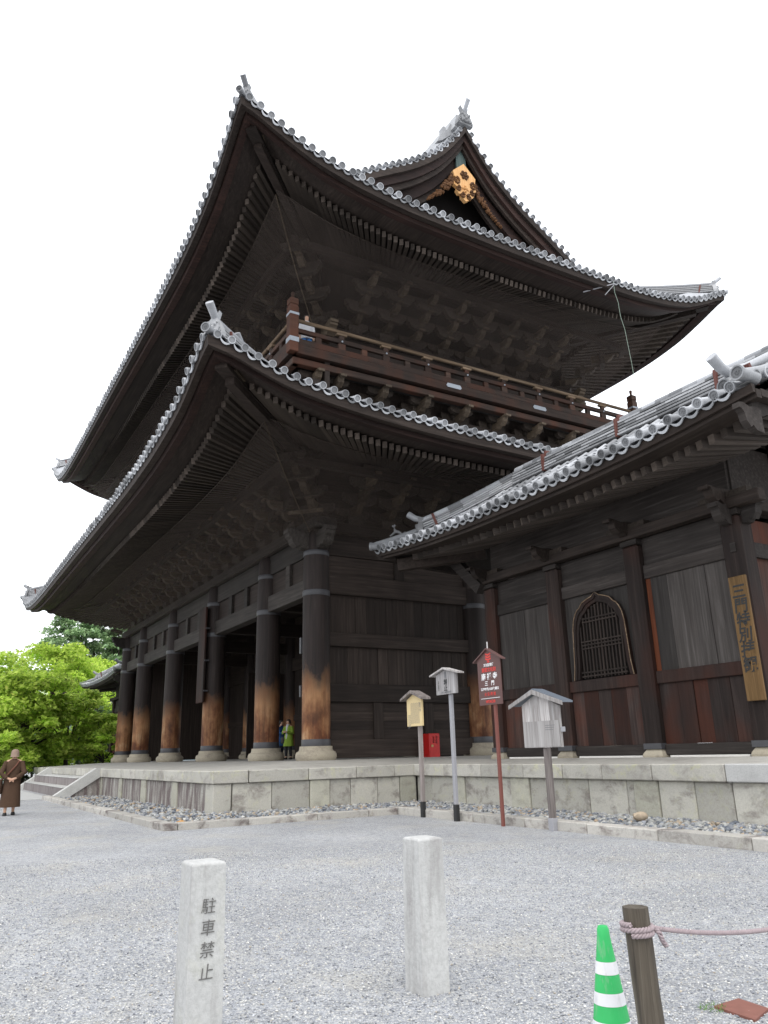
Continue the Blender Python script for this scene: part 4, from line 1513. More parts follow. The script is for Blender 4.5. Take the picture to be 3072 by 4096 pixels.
for s in (-1, 1):
    m = MB()
    for i in range(64):
        d = .50 + (i / 64) * 1.35
        w = .115 * (1 - i / 110)
        band = .30 * (1 - i / 75)
        zc_ = rake(d) - 1.88 - band * rw.uniform(-.9, .9)
        rg = [[(gp_x + .04 + .09 * math.sin(t), YC + s * d + w * .8 * math.cos(t) * math.cos(q * math.pi / 3), zc_ + w * rw.uniform(.7, 1.1) * math.cos(t) * math.sin(q * math.pi / 3)) for q in range(6)] for t in (0, .7, 1.3)]
        m.loft(rg)
    obj('leaf_wing', m, M_goldd, gg, kind='stuff')
obj('hanger_board', MB().box(gp_x - .10, gp_x - .002, YC - .24, YC + .24, 23.6, 25.25), M_verdi, gg)
# stacked rake beams showing under the eaves of the gable
# --- bird nets hung under both eaves
def net_sheet(pts):
    m = MB()
    m.loft(pts, False, False)
    return m
def net(ev, top_u, top_dz, ax, x_low, y_low, z_low, z_pull):
    out = []
    for k in ('front', 'right'):
        c, e, n_, L, zm = ev.side(k)
        rows = []
        for t in np.linspace(0, 1, 33):
            a = top_u + (L - 2 * top_u) * t
            p = c + e * a + n_ * top_u
            zt = ev.z(k, L * t) * .55 + zm * .45 + top_dz
            if k == 'front':
                b0, b1 = x_low, 2 * XC - x_low
                q = Vector((b0 + (b1 - b0) * t, y_low, z_low))
            else:
                b0, b1 = y_low, 2 * YC - y_low
                q = Vector((x_low, b0 + (b1 - b0) * t, z_low))
            rows.append([Vector((p.x, p.y, zt)).lerp(q, f) + Vector((0, 0, -z_pull * math.sin(math.pi * f))) for f in np.linspace(0, 1, 7)])
        o = obj('bird_net', net_sheet(rows), M_net, gate)
        out.append(rows)
    r0_ = out[0][0]
    obj('net_rope', MB().tube([p + Vector((.015, -.015, 0)) for p in r0_], .016, 6), M_brk_end, gate)
    for rows in out:
        obj('net_rope', MB().tube([r[0] for r in rows], .016, 5), M_brk, gate)
net(EV1, 2.55, -.25, 'x', X1 + .42, Y1 - .42, 7.95, .12)
net(EV2, 2.0, -.45, 'x', UX + .5, UY - .5, 15.3, .18)

# cable and bracket under the right eave
obj('earth_cable', MB().tube([(-16.95, 20.24, 17.75), (-16.98, 20.28, 17.3), (-16.97, 20.38, 16.93), (-17.02, 20.47, 16.4), (-17.0, 20.59, 15.84), (-17.02, 20.74, 14.5), (-17.0, 20.78, 13.2)], .009, 6), M_cable, gate)
br = MB().bar((-17.5, 19.2, 17.30), (-16.95, 20.26, 17.66), .035, .035).bar((-17.2, 20.0, 17.25), (-16.95, 20.26, 17.62), .025, .025)
obj('cable_bracket', br, M_steel, gate)

# ================================================================== the stair house beside the gate
def wing_building(dx, near, label):
    wx = [-16.88 + dx, -14.33 + dx, -11.72 + dx, -9.17 + dx]
    WYf, WYb = 13.58, 15.02
    w = empty('stair_house', (-13 + dx, 14.3, 1.06), label=label, category='stair house')
    pst = MB().box(-.225, .225, -.225, .225, 1.22, 5.60, .05).mesh('post')
    cap = MB().box(-.24, .24, -.24, .24, 5.60, 5.72, .01).mesh('post_cap')
    bsm = MB().lathe([(.36, 1.0), (.37, 1.1), (.35, 1.14), (.29, 1.20), (.27, 1.22)], 4).mesh('base_stone')
    bnd = MB().box(-.235, .235, -.235, .235, 1.225, 1.34).mesh('iron_band')
    for x in wx:
        for y in (WYf, WYb):
            if y == WYb and x not in (wx[0], wx[3]): continue
            p = obj('post', pst, M_wing, w, T(x, y, 0))
            obj('post_cap', cap, M_wingx, p, T(x, y, 0))
            obj('base_stone', bsm, M_base, p, T(x, y, 0, math.pi / 4))
            obj('iron_band', bnd, M_iron, p, T(x, y, 0))
    for y in (WYf, WYb):
        for i in range(3):
            a, b = wx[i] + .235, wx[i + 1] - .235
            f = -1 if y == WYf else 1
            obj('tie_beam', MB().box(a, b, y - .12, y + .12, 4.80, 5.10, .012), M_wingx, w)
            obj('rail_beam', MB().box(a, b, y - .13, y + .13, 2.54, 2.80, .012), M_wing, w)
            obj('sill_beam', MB().box(a, b, y - .13, y + .13, 1.10, 1.32, .012), M_wingx, w)
            obj('frieze_board', MB().box(a, b, y - .05, y + .05, 5.102, 5.722), M_wingx, w)
            if not near or y == WYb:
                obj('wall_board', MB().box(a, b, y - .05, y + .05, 1.322, 4.798), M_bark_plank, w)
                continue
            # lower planks, upper planks, one bay with the bell-shaped lattice window
            n = 5
            e = [a + (b - a) * q / n + (random.uniform(-.06, .06) if 0 < q < n else 0) for q in range(n + 1)]
            for q in range(n):
                j = random.uniform(-.012, .012)
                obj('plank', MB().box(e[q] + .004, e[q + 1] - .004, y - .07 + j, y + .03, 1.322, 2.538), M_bark_plank, w)
            if i == 1:
                cx = (a + b) / 2 + .05
                half = [(.92, 2.80), (.87, 3.1), (.84, 3.6), (.815, 4.0), (.77, 4.22), (.69, 4.37), (.61, 4.46), (.555, 4.48), (.44, 4.60), (.28, 4.66), (.13, 4.70), (0, 4.79)]
                def hw(z, inset=0):
                    zs_ = [q_[1] for q_ in half]
                    return max(0.0, pch(zs_, [q_[0] for q_ in half], z + inset * .6) - inset)
                outer = [(cx + a_, b_) for a_, b_ in half]
                ol = outer + [(cx - a_, b_) for a_, b_ in reversed(half[:-1])]
                inner_h = [(max(a_ - .14, 0), b_ - (.13 if b_ > 3.8 else -.02)) for a_, b_ in half]
                il = [(cx + a_, b_) for a_, b_ in inner_h] + [(cx - a_, b_) for a_, b_ in reversed(inner_h[:-1])]
                fr = MB()
                nn = len(ol)
                # moulded surround in two steps
                for (A, B, yo) in ((1.0, .5, -.14), (.5, 0.0, -.11)):
                    ring = lambda t, yy: [(p_[0] * t + q_[0] * (1 - t), yy, p_[1] * t + q_[1] * (1 - t)) for p_, q_ in zip(ol, il)]
                    r1, r2, r3, r4 = ring(A, y + yo), ring(B, y + yo), ring(B, y), ring(A, y)
                    v = r1 + r2 + r3 + r4
                    fs = []
                    for k in range(nn - 1):
                        for m_ in range(4):
                            m2 = (m_ + 1) % 4
                            fs.append((m_ * nn + k, m_ * nn + k + 1, m2 * nn + k + 1, m2 * nn + k))
                    fr.add(v, fs)
                wn_ = obj('lattice_window', fr, M_wing, w)
                ed = MB().tube([(p_[0], y - .145, p_[1]) for p_ in ol], .012, 5)
                obj('window_moulding', ed, M_railtop, wn_)
                obj('window_back', MB().prism(il, lambda a_, b_, d: (a_, d, b_), y + .02, y + .05), M_dark, wn_)
                for q in range(13):
                    xq = -.63 + q * .105
                    ztop = 4.62
                    while ztop > 3 and pch([p_[1] for p_ in inner_h], [p_[0] for p_ in inner_h], ztop) < abs(xq) + .01: ztop -= .02
                    obj('lattice_bar', MB().box(cx + xq - .022, cx + xq + .022, y - .085, y - .05, 2.83, ztop, .004), M_wz, wn_)
                for z in (2.88, 2.97, 3.52, 3.60, 3.68, 4.14, 4.22):
                    obj('lattice_rail', MB().box(cx - (.70 if z < 3.4 else .62 if z < 4 else .54), cx + (.70 if z < 3.4 else .62 if z < 4 else .54), y - .10, y - .07, z - .016, z + .016), M_wz, wn_)
                # planks cut round the window
                for sgn in (-1, 1):
                    lim = (b - cx - .01) if sgn > 0 else (cx - a - .01)
                    pts = [(cx + sgn * max(a_ - .05, 0), b_) for a_, b_ in half]
                    poly_ = pts + [(cx, 4.797), (cx + sgn * lim, 4.797), (cx + sgn * lim, 2.802)]
                    poly_ = [pts[0]] + pts[1:] + [(cx, 4.797), (cx + sgn * lim, 4.797), (cx + sgn * lim, 2.802)]
                    bm = bmesh.new()
                    vs_ = [bm.verts.new((p_[0], y - .045, p_[1])) for p_ in poly_]
                    bmesh.ops.triangle_fill(bm, edges=[bm.edges.new((vs_[k], vs_[(k + 1) % len(vs_)])) for k in range(len(vs_))], use_beauty=True)
                    me = bpy.data.meshes.new('plank')
                    bm.to_mesh(me)
                    bm.free()
                    obj('plank', me, M_plank_hi, w)
            else:
                n = 4
                e = [a + (.13 if i == 2 else 0) + (b - a - (.13 if i == 2 else 0)) * q / n + (random.uniform(-.08, .08) if 0 < q < n else 0) for q in range(n + 1)]
                for q in range(n):
                    j = random.uniform(-.01, .01)
                    obj('plank', MB().box(e[q] + .003, e[q + 1] - .003, y - .07 + j, y + .03, 2.802, 4.798), M_plank_hi, w)
                if i == 2:
                    obj('plank', MB().box(a + .003, a + .127, y - .075, y + .03, 2.802, 4.798), M_fresh, w, label='narrow plank of fresh red wood')
    if near:
        for i in range(3):
            obj('plaster_strip', MB().box(wx[i] + .36, wx[i + 1] - .36, WYf - .16, WYf + .1, 1.03, 1.097, .01), M_white, w)
    # end walls
    for x, f in ((wx[3], 1), (wx[0], -1)):
        a, b = WYf + .235, WYb - .235
        obj('wall_board', MB().box(x - .04, x + .04, a, b, 1.1, 5.6), M_bark_plank, w)
        obj('tie_beam', MB().box(x - .12, x + .12, a, b, 4.80, 5.10), M_wingx, w)
        obj('rail_beam', MB().box(x - .13, x + .13, a, b, 2.54, 2.80), M_wing, w)
    # head beams, brackets
    for z0, z1, o in ((5.725, 5.95, .20),):
        obj('head_beam', MB().box(wx[0] - .6 - o, wx[3] + .6 + o, WYf - o - .12, WYf - o + .12, z0, z1, .012), M_wx, w)
        obj('head_beam', MB().box(wx[3] + o - .12, wx[3] + o + .12, WYf - o + .13, WYb + o, z0, z1, .012), M_wy, w)
        obj('head_beam', MB().box(wx[0] - o - .12, wx[0] - o + .12, WYf - o + .13, WYb + o, z0, z1, .012), M_wy, w)
    obj('upper_board', MB().box(wx[0], wx[3], WYf - .04, WYf + .04, 5.95, 7.3), M_wingx, w)
    obj('upper_board', MB().box(wx[3] - .04, wx[3] + .04, WYf + .045, WYb, 5.72, 7.3), M_wingx, w)
    obj('upper_board', MB().box(wx[0], wx[3] - .05, WYb - .04, WYb + .04, 5.61, 7.3), M_wingx, w)
    if near:
        for x in wx:
            mx = T(x, WYf - .02, 5.73)
            c = obj('bracket_cluster', BLOCK, None, w, mx @ Matrix.Diagonal((.9, .9, .8, 1)))
            obj('bracket_arm', ARMD, None, c, mx @ T(0, -.1, .06) @ Matrix.Diagonal((.9, .7, 1, 1)))
            obj('cross_arm', WING, None, c, mx @ T(0, -.18, .12) @ Matrix.Diagonal((.9, 1, .9, 1)))
        nose((wx[3] + .2, WYf, 5.40), 1, 0, .42, .42, .2, w, M_wingx)
        nose((wx[3], WYf - .2, 5.40), 0, -1, .42, .42, .2, w, M_wingx)
        m = MB().bar((wx[0] - 1.45, 13.3, 6.72), (wx[0] - .2, 13.3, 5.62), .22, .32)
        obj('brace', m, M_wingx, w)
        for zz in (5.0, 5.04):
            obj('peg', MB().box(wx[3] - .02, wx[3] + .10, WYf - .25, WYf - .2, 4.86, 5.04), M_wingx, w)
            break
    # roof: hipped towards the gate, gabled at the other end, concave slopes
    ev = HipGableEave(-19.6 + dx, -6.95 + dx, 11.25, 17.35, 7.14, 6.88, 6.88, [(0, 1), (.8, .74), (1.8, .44), (3, .2), (4.5, .05), (6, 0), (99, 0)], 2.35, 6.98)
    RY = 14.3
    build_eave(ev, w, ('front',), .335, .285, .145, 70 if near else 0, 70 if near else 0, marks=near, b1=M_wx, b2=M_wx, tip_dz=(-.27, -.44), u_tip=.76, bs=.58, rmat=M_raft)
    if not near: build_eave(ev, w, ('left',), .335, .285, .145, 0, 0, b1=M_wx, b2=M_wx, tip_dz=(-.27, -.43), u_tip=.78, bs=.62)
    for k in ('back',) + (('left',) if near else ()):
        obj('eave_board', ev.loft(k, [(.0, -.02), (.13, -.34), (.5, -.4), (.5, -.05)], 20), M_wx, w)
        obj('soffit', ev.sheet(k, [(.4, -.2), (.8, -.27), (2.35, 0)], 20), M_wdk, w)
    PU, PR = [0, .8, 1.6, 2.4, 3.05], [0, .36, .82, 1.33, 1.79]
    def zs(x, y):
        u = max(0, min(y - ev.y0, ev.y1 - y, x - ev.x0))
        d = min(math.hypot(x - ev.x0, 0), ev.x1 - x)
        if x - ev.x0 < y - ev.y0: d = min(y - ev.y0, ev.y1 - y)
        return 6.88 + .26 * ev.lf(max(0, d)) * max(0, 1 - u / 3.05) + pch(PU, PR, u)
    ys = list(np.linspace(ev.y0 + .02, RY, 14))
    ys += [2 * RY - y for y in reversed(ys[:-1])]
    xs2 = list(np.linspace(ev.x0 + .02, ev.x0 + 3.1, 14)) + list(np.linspace(ev.x0 + 3.6, ev.x1 - .02, 24))
    obj('pan_tile_slope', MB().loft([[(x, y, zs(x, y) - .07) for x in xs2] for y in ys], False, False), M_noshi, w)
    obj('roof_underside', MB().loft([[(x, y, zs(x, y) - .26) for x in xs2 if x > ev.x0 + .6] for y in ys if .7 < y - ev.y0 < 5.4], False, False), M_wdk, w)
    if near:
        n = 8
        rg = []
        half_t = MB()
        for y_, r_ in ((0, .090), (.43, .080)):
            rg.append([(r_ * math.cos(math.pi * k / n), y_, r_ * math.sin(math.pi * k / n) - .01) for k in range(n + 1)])
        half_t.loft([[(p_[0] * .8, p_[1], p_[2] * .8 - .005) for p_ in rg[0]], rg[0], rg[1]], False, False)
        half_t = half_t.mesh('cover_tile', 50)
        half_t.materials.append(M_tile)
        nt = round((ev.x1 - ev.x0) / .335)
        rows = []
        for i in range(1, nt):
            x = ev.x1 - (ev.x1 - ev.x0) * i / nt
            for q in range(9):
                y0_, y1_ = ev.y0 + .40 + .40 * q, ev.y0 + .40 + .40 * (q + 1)
                if y1_ > 14.35 or y1_ - ev.y0 > x - ev.x0 + .1: break
                p0, p1 = Vector((x, y0_, zs(x, y0_))), Vector((x, y1_, zs(x, y1_)))
                yv = (p1 - p0).normalized()
                xv = yv.cross(Vector((0, 0, 1))).normalized()
                rows.append(((p0 - EYE).length, basis(p0 + Vector((random.uniform(-.010, .010), 0, random.uniform(-.007, .007))), xv, yv, xv.cross(yv))))
        rows.sort(key=lambda t: t[0])
        for d, mx in rows[:300]: obj('cover_tile', half_t, None, w, mx)
        if rows[300:]: obj('cover_tile_row', merged([(half_t, mx) for d, mx in rows[300:]]), M_tile, w, kind='stuff')
    # main ridge
    ra, rb = -16.35 + dx, -7.3 + dx
    zr0 = 8.64
    for q in range(5):
        if near:
            x = ra + random.uniform(0, .3) - .3
            while x < rb:
                xa, x2 = max(ra, x), min(rb, x + .62)
                if x2 - xa > .05:
                    obj('ridge_tile', MB().box(xa + .003, x2 - .003, RY - .215 + .012 * q + random.uniform(-.008, .008), RY + .215 - .012 * q, zr0 + .082 * q, zr0 + .082 * q + .048), M_noshi, w)
                x += .62
        else: obj('ridge_tile', MB().box(ra, rb, RY - .2, RY + .2, zr0 + .082 * q, zr0 + .082 * q + .048), M_noshi, w)
    obj('ridge_core', MB().box(ra + .02, rb - .02, RY - .10, RY + .10, zr0 - .15, zr0 + .39), M_dark, w)
    x = ra
    while x < rb - .05:
        obj('ridge_cap', MB().tube([(x + .004, RY, zr0 + .44), (min(rb, x + .4), RY, zr0 + .44)], [.098, .092], 12).mesh('cap', 40), M_tile, w)
        x += .4
    for x in (-15.0 + dx, -12.3 + dx, -9.4 + dx):
        obj('ridge_strap', MB().box(x - .035, x + .035, RY - .235, RY + .235, zr0 - .02, zr0 + .46).bar((x, RY - .1, zr0 + .51), (x, RY + .1, zr0 + .51), .07, .15), M_copper, w)
    # verges and descending ridges
    for sx, xv_, xk, yo in ((1, -7.05 + dx, -7.62 + dx, 11.72),):
        vy = [11.22 + .35 * i for i in range(9)] + [RY]
        for back in (False, True):
            m = MB().tube([(xv_, (2 * RY - y) if back else y, zs(xv_, y) + .10) for y in vy], .095, 12)
            obj('verge_roll', m.mesh('verge_roll', 40), M_tile, w)
            m = MB().loft([[(xv_ - sx * .12 + o, (2 * RY - y) if back else y, zs(xv_, y) - dzz) for o, dzz in ((.05, .26), (.05, .72), (-.05, .72), (-.05, .26))] for y in [11.55 + .35 * i for i in range(8)] + [RY]])
            obj('bargeboard', m, M_wingx, w)
        if near or sx < 0:
            for i in range(8):
                y = 11.6 + .33 * i
                mx = basis(Vector((xv_ + sx * .10, y, zs(xv_, y) + .02)), Vector((0, sx, 0)), Vector((-sx, 0, .1)).normalized(), Vector((0, 0, 1)))
                obj('verge_tile', EAVE_TM if near else EAVE_T, None, w, mx @ Matrix.Diagonal((1, .5, 1, 1)))
        yb = [yo + .30 + .4 * i for i in range(20) if yo + .30 + .4 * i < RY - .1]
        for q in range(4):
            for i in range(len(yb) - 1):
                A, B = yb[i] + (.04 * q if i == 0 else 0), yb[i + 1]
                obj('descending_ridge_tile', MB().bar((xk, A + .004, zs(xk, A) + .03 + .072 * q), (xk, B - .004, zs(xk, B) + .03 + .072 * q), .32 - .02 * q, .046), M_noshi, w)
        m = MB().tube([(xk, y, zs(xk, y) + .36) for y in [yo + .1] + yb], .09, 12)
        obj('descending_ridge_cap', m.mesh('cap', 40), M_tile, w)
        y = yo + .55
        obj('ridge_strap', MB().bar((xk, y, zs(xk, y) + .17), (xk, y + .07, zs(xk, y + .07) + .17), .36, .44), M_copper, w)
        X_, Y_, Z_ = Vector((1, 0, 0)), Vector((0, 1, 0)), Vector((0, 0, 1))
        obj('ridge_face_tile', ONI, M_noshi, w, basis(Vector((xk, yo + .1, zs(xk, yo) + .02)), X_ * .62, Y_, Z_ * .60))
        m = MB().tube([(0, .25, .0), (0, .02, -.01), (0, -.22, .07), (0, -.40, .20)], [.088, .092, .098, .105], 16)
        m.tube([(0, -.401, .201), (0, -.43, .222), (0, -.42, .215), (0, -.405, .204)], [.105, .103, .078, .074], 16)
        obj('finial_tube', m.mesh('finial_tube', 40), M_tile, w, basis(Vector((xk, yo + .1, zs(xk, yo) + .40)), X_, Y_, Z_))
        obj('corner_tile', EAVE_TM, None, w, basis(Vector((xv_, 11.16, zs(xv_, 11.3) + .10)), X_ * 1.3, Y_, Z_ * 1.3))
        if sx > 0:
            obj('corner_tile', EAVE_TM, None, w, basis(Vector((xk, yo - .12, zs(xk, yo) + .10)), X_ * 1.3, Y_, Z_ * 1.3))
            nose((xv_ - .12, 11.75, 6.28), 0, -1, .55, .46, .13, w, M_wingx)
    # the hip at the gate end
    cx = ev.x0
    P = lambda u, z: Vector((cx + u, ev.y0 + u, z))
    hz = lambda u: pch([0, .8, 1.6, 2.4, 3.1], [7.16, 7.42, 7.80, 8.26, 8.70], u)
    us = [1.15 + .28 * i for i in range(8)]
    dg = Vector((1, 1, 0)).normalized()
    for q in range(4):
        for i in range(7):
            A, B = us[i], us[i + 1]
            obj('hip_tile', MB().bar(P(A + .004 - (.03 * q if i == 0 else 0), hz(A) + .03 + .068 * q), P(B - .004, hz(B) + .03 + .068 * q), .31 - .02 * q, .042), M_noshi, w)
    for i in range(7):
        A, B = us[i] - .05, us[i + 1] - .05
        obj('hip_cap', MB().tube([P(A + .004, hz(A) + .34), P(B, hz(B) + .34)], [.092, .085], 12).mesh('hip_cap', 40), M_tile, w)
    obj('ridge_strap', MB().bar(P(1.36, hz(1.36) + .16), P(1.41, hz(1.41) + .16), .34, .40), M_copper, w)
    yv, zv = dg, Vector((0, 0, 1))
    xv = yv.cross(zv).normalized()
    m = MB().tube([P(.06 + .2 * i, hz(.06 + .2 * i) + .09) for i in range(6)], .095, 12)
    obj('hip_cap', m.mesh('hip_cap', 40), M_tile, w)
    obj('corner_tile', EAVE_TM, None, w, basis(P(-.06, 7.24), xv * 1.25, (yv * .95 - zv * .08).normalized(), zv * 1.25))
    obj('ridge_face_tile', ONI, M_noshi, w, basis(P(1.02, hz(1.0) + .02), xv * .58, yv, zv * .56))
    m = MB().tube([(0, .25, .0), (0, .02, -.01), (0, -.22, .07), (0, -.40, .20)], [.085, .088, .094, .10], 16)
    m.tube([(0, -.401, .201), (0, -.43, .222), (0, -.42, .215), (0, -.405, .204)], [.10, .098, .073, .07], 16)
    obj('finial_tube', m.mesh('finial_tube', 40), M_tile, w, basis(P(1.10, hz(1.1) + .36), xv, yv, zv))
    obj('hip_beam', MB().bar(P(.55, 6.58), P(2.4, 6.75), .24, .34), M_wx, w)
    if near:
        bodyL = MB().tube([(0, .14, .02), (0, .06, .08), (0, -.02, .10), (0, -.05, .20), (0, -.02, .26)], [.02, .035, .045, .035, .03], 8)
        bodyL.tube([(0, -.02, .09), (0, -.10, .03), (0, -.15, .0)], [.028, .022, .018], 6)
        bodyL.tube([(0, -.03, .22), (0, -.09, .24)], [.035, .02], 6).tube([(0, .13, .02), (0, .22, .06), (0, .24, .03)], [.02, .02, .01], 6)
        obj('roof_figure', bodyL.mesh('roof_figure', 60), M_noshi, w, basis(P(.52, hz(.5) + .19), xv, yv, zv) @ Matrix.Scale(1.3, 4))
    # gable walls under the roof
    for x, f in ((wx[3], 1),):
        yy = [WYf] + [WYf + .4 * i for i in range(1, 15) if WYf + .4 * i < WYb] + [WYb]
        poly = [(WYf, 7.2)] + [(y, zs(x, y) - .28) for y in yy] + [(WYb, 7.2)]
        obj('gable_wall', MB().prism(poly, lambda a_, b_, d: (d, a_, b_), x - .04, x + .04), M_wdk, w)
    return w


wing_building(0, True, 'dark timber stair house in front with lattice window and low tiled roof')
wing_building(-48.2, False, 'distant matching stair house showing only its roof edge beyond the far pillars')

# ================================================================== signs in front of the platform
def sheet_poly(poly, y0, y1):
    return MB().prism(poly, lambda a, b, d: (a, d, b), y0, y1)
def gable_roof(x0, xm, x1, ze, zp, y0, y1, t):
    return MB().prism([(x0, ze), (xm, zp), (x1, ze), (x1, ze - t), (xm, zp - t * 1.15), (x0, ze - t)], lambda a, b, d: (a, d, b), y0, y1)

SY = 9.15
# cream explanation board
s1 = empty('notice_sign', (-14.31, SY + .1, 0), label='small cream notice board full of fine vertical text under a brown gable', category='sign')
y = SY + .10
obj('sign_post', MB().box(-14.39, -14.31, y + .016, y + .096, .30, 1.82, .008), M_postw, s1)
obj('post_sleeve', MB().box(-14.395, -14.305, y + .011, y + .101, -.05, .30, .006), M_black, s1)
obj('sign_board', sheet_poly([(-14.72, 1.815), (-14.14, 1.815), (-14.14, 2.37), (-14.44, 2.49), (-14.72, 2.37)], y - .03, y + .015), M_cream, s1)
obj('sign_roof', gable_roof(-14.86, -14.44, -14.02, 2.40, 2.56, y - .12, y + .13, .05), M_postw, s1)
m = MB()
rnd = random.Random(3)
for cidx in range(13):
    x = -14.24 - cidx * .035
    zt, zb = 2.30 - .012 * (cidx % 2), (1.87 if cidx < 10 else 2.0 - .02 * cidx)
    if cidx > 9: zt = 2.05
    z = zt
    while z > zb:
        h = rnd.uniform(.010, .018)
        m.box(x - .007, x + .007, y - .0325, y - .031, z - h, z)
        z -= h + .008
obj('lettering', m, M_grey_ink, s1)
letter('s1a', M_grey_ink, s1, -14.195, y - .032, 2.2)

# silvered no smoking board
s2 = empty('wooden_sign', (-13.0, SY + .03, 0), label='silver grey no smoking board with little gable on a tall grey post', category='sign')
y = SY + .03
obj('sign_post', MB().box(-13.10, -13.02, y + .016, y + .086, .30, 2.38, .008), M_steel, s2)
obj('post_sleeve', MB().box(-13.11, -13.01, y + .008, y + .094, -.05, .30, .006), M_black, s2)
obj('sign_board', sheet_poly([(-13.45, 2.385), (-12.75, 2.385), (-12.75, 2.77), (-13.12, 2.87), (-13.45, 2.77)], y - .03, y + .015), M_greyw, s2)
obj('sign_roof', gable_roof(-13.60, -13.12, -12.63, 2.79, 2.915, y - .09, y + .09, .03), M_bleach, s2)
letter('s2a', M_black, s2, -13.11, y - .032, 2.555)
letter('s2b', M_grey_ink, s2, -13.11, y - .032, 2.755)
letter('s2c', M_grey_ink, s2, -13.09, y - .032, 2.42)
letter('s2d', M_ink, s2, -13.36, y - .032, 2.56)

# brown heritage plate
s3 = empty('heritage_sign', (-11.58, SY + .02, 0), label='brown metal heritage sign with red and white lettering on brown pole', category='sign')
y = SY + .02
obj('sign_post', MB().box(-11.65, -11.585, y + .003, y + .063, -.05, 2.10, .012), M_brownp, s3)
obj('sign_board', sheet_poly([(-12.03, 2.09), (-11.345, 2.09), (-11.345, 2.93), (-11.71, 3.115), (-12.03, 2.945)], y - .015, y), M_brownm, s3)
obj('sign_roof', gable_roof(-12.13, -11.71, -11.26, 2.905, 3.13, y - .05, y + .05, .022), M_brownm, s3)
obj('spike', MB().tube([(-11.71, y, 3.12), (-11.71, y, 3.25)], .012, 6), M_bleach, s3)
cx = -11.69
for q in range(3):
    z = 3.005 - .047 * q
    for s in (-1, 1):
        obj('emblem', MB().prism([(cx, z - .018), (cx + s * .085, z + .010), (cx + s * .075, z + .034), (cx + s * .03, z + .022), (cx, z + .010)], lambda a, b, d: (a, d, b), y - .0175, y - .0155), M_redp, s3)
obj('emblem', MB().prism([(cx - .05, 2.875), (cx, 2.855), (cx + .05, 2.875), (cx, 2.89)], lambda a, b, d: (a, d, b), y - .0175, y - .0155), M_redp, s3)
for key, z, mt in (('s3a', 2.815, M_whitep), ('s3b', 2.725, M_redp), ('s3c', 2.595, M_whitep), ('s3d', 2.475, M_whitep), ('s3e', 2.375, M_whitep), ('s3f', 2.28, M_redp), ('s3g', 2.148, M_redp)):
    letter(key, mt, s3, cx, y - .0165, z)
obj('rule_line', MB().box(-11.97, -11.41, y - .0175, y - .0155, 2.205, 2.213), M_whitep, s3)

# bleached board with slate roof
s4 = empty('bleached_sign', (-10.36, SY + .07, 0), label='broad bleached wooden board with white edged gable roof, writing faded away', category='sign')
y = SY + .07
obj('sign_post', MB().box(-10.47, -10.36, y + .016, y + .126, -.05, 1.31, .02), M_postw, s4)
obj('post_sleeve', MB().box(-10.474, -10.356, y + .012, y + .13, -.05, .20, .008), M_steel, s4)
for q in range(4):
    a, b = -10.87 + .2325 * q, -10.87 + .2325 * (q + 1)
    zt = lambda x: 2.20 - abs(x + 10.47) * .43
    poly = [(a + .002, 1.31), (b - .002, 1.31), (b - .002, zt(b)), (a + .002, zt(a))]
    if a < -10.47 < b: poly = poly[:3] + [(-10.47, 2.2)] + poly[3:]
    obj('board_plank', sheet_poly(poly, y - .03 + rnd.uniform(-.003, .003), y + .015), M_bleach, s4)
obj('sign_roof', gable_roof(-11.10, -10.47, -9.76, 2.045, 2.285, y - .11, y + .13, .03), M_roofdark, s4)
obj('roof_edge', gable_roof(-11.11, -10.47, -9.75, 2.035, 2.265, y - .135, y - .11, .065), M_bleach, s4)
obj('latch', MB().box(-9.935, -9.87, y - .03, y + .02, 1.55, 1.63, .005), M_steel, s4)
obj('paper_notice', MB().box(-10.86, -9.96, y - .0365, y - .035, 1.32, 1.74), M_paperw, s4)
m = MB()
for q in range(3): m.box(-10.30, -10.06 - .02 * q, y - .0385, y - .037, 1.66 - .035 * q, 1.668 - .035 * q)
obj('lettering', m, M_grey_ink, s4)

# ochre name plank on the corner post of the stair house
pk = obj('plank_sign', MB().box(-9.285, -8.915, 13.24, 13.30, 2.035, 4.36, .008), M_yellowplank, None, label='tall ochre wooden plank with black brush lettering on the corner post', category='sign')
letter('plank', M_black, pk, -9.10, 13.236, 3.36)
# dark hanging plank on the gate
hb = obj('hanging_board', MB().box(-31.80, -30.95, 9.78, 9.86, 3.38, 7.22, .012), M_wing, None, label='long dark blank plank hung on a front pillar of the gate', category='sign')
for z in (3.8, 5.0, 6.3): obj('hook', MB().box(-31.0, -30.90, 9.80, 9.98, z, z + .06), M_iron, hb)
# red hydrant box
rb = obj('hydrant_box', MB().box(-21.46, -21.10, 14.0, 14.40, 1.10, 1.83, .012), M_redbox, None, label='red fire hydrant box with white characters standing against the side wall', category='hydrant box')
obj('box_lock', MB().box(-21.095, -21.08, 14.07, 14.14, 1.42, 1.49), plain('brass', (.4, .28, .1), .4), rb)
for key, yy in (('box1', 14.27), ('box2', 14.16)):
    obj('lettering', TX[key], M_whitep, rb, T(-21.098, yy, 1.63, math.pi / 2, math.pi / 2))
obj('box_door', MB().box(-21.099, -21.097, 14.03, 14.37, 1.14, 1.79), M_redbox, rb)

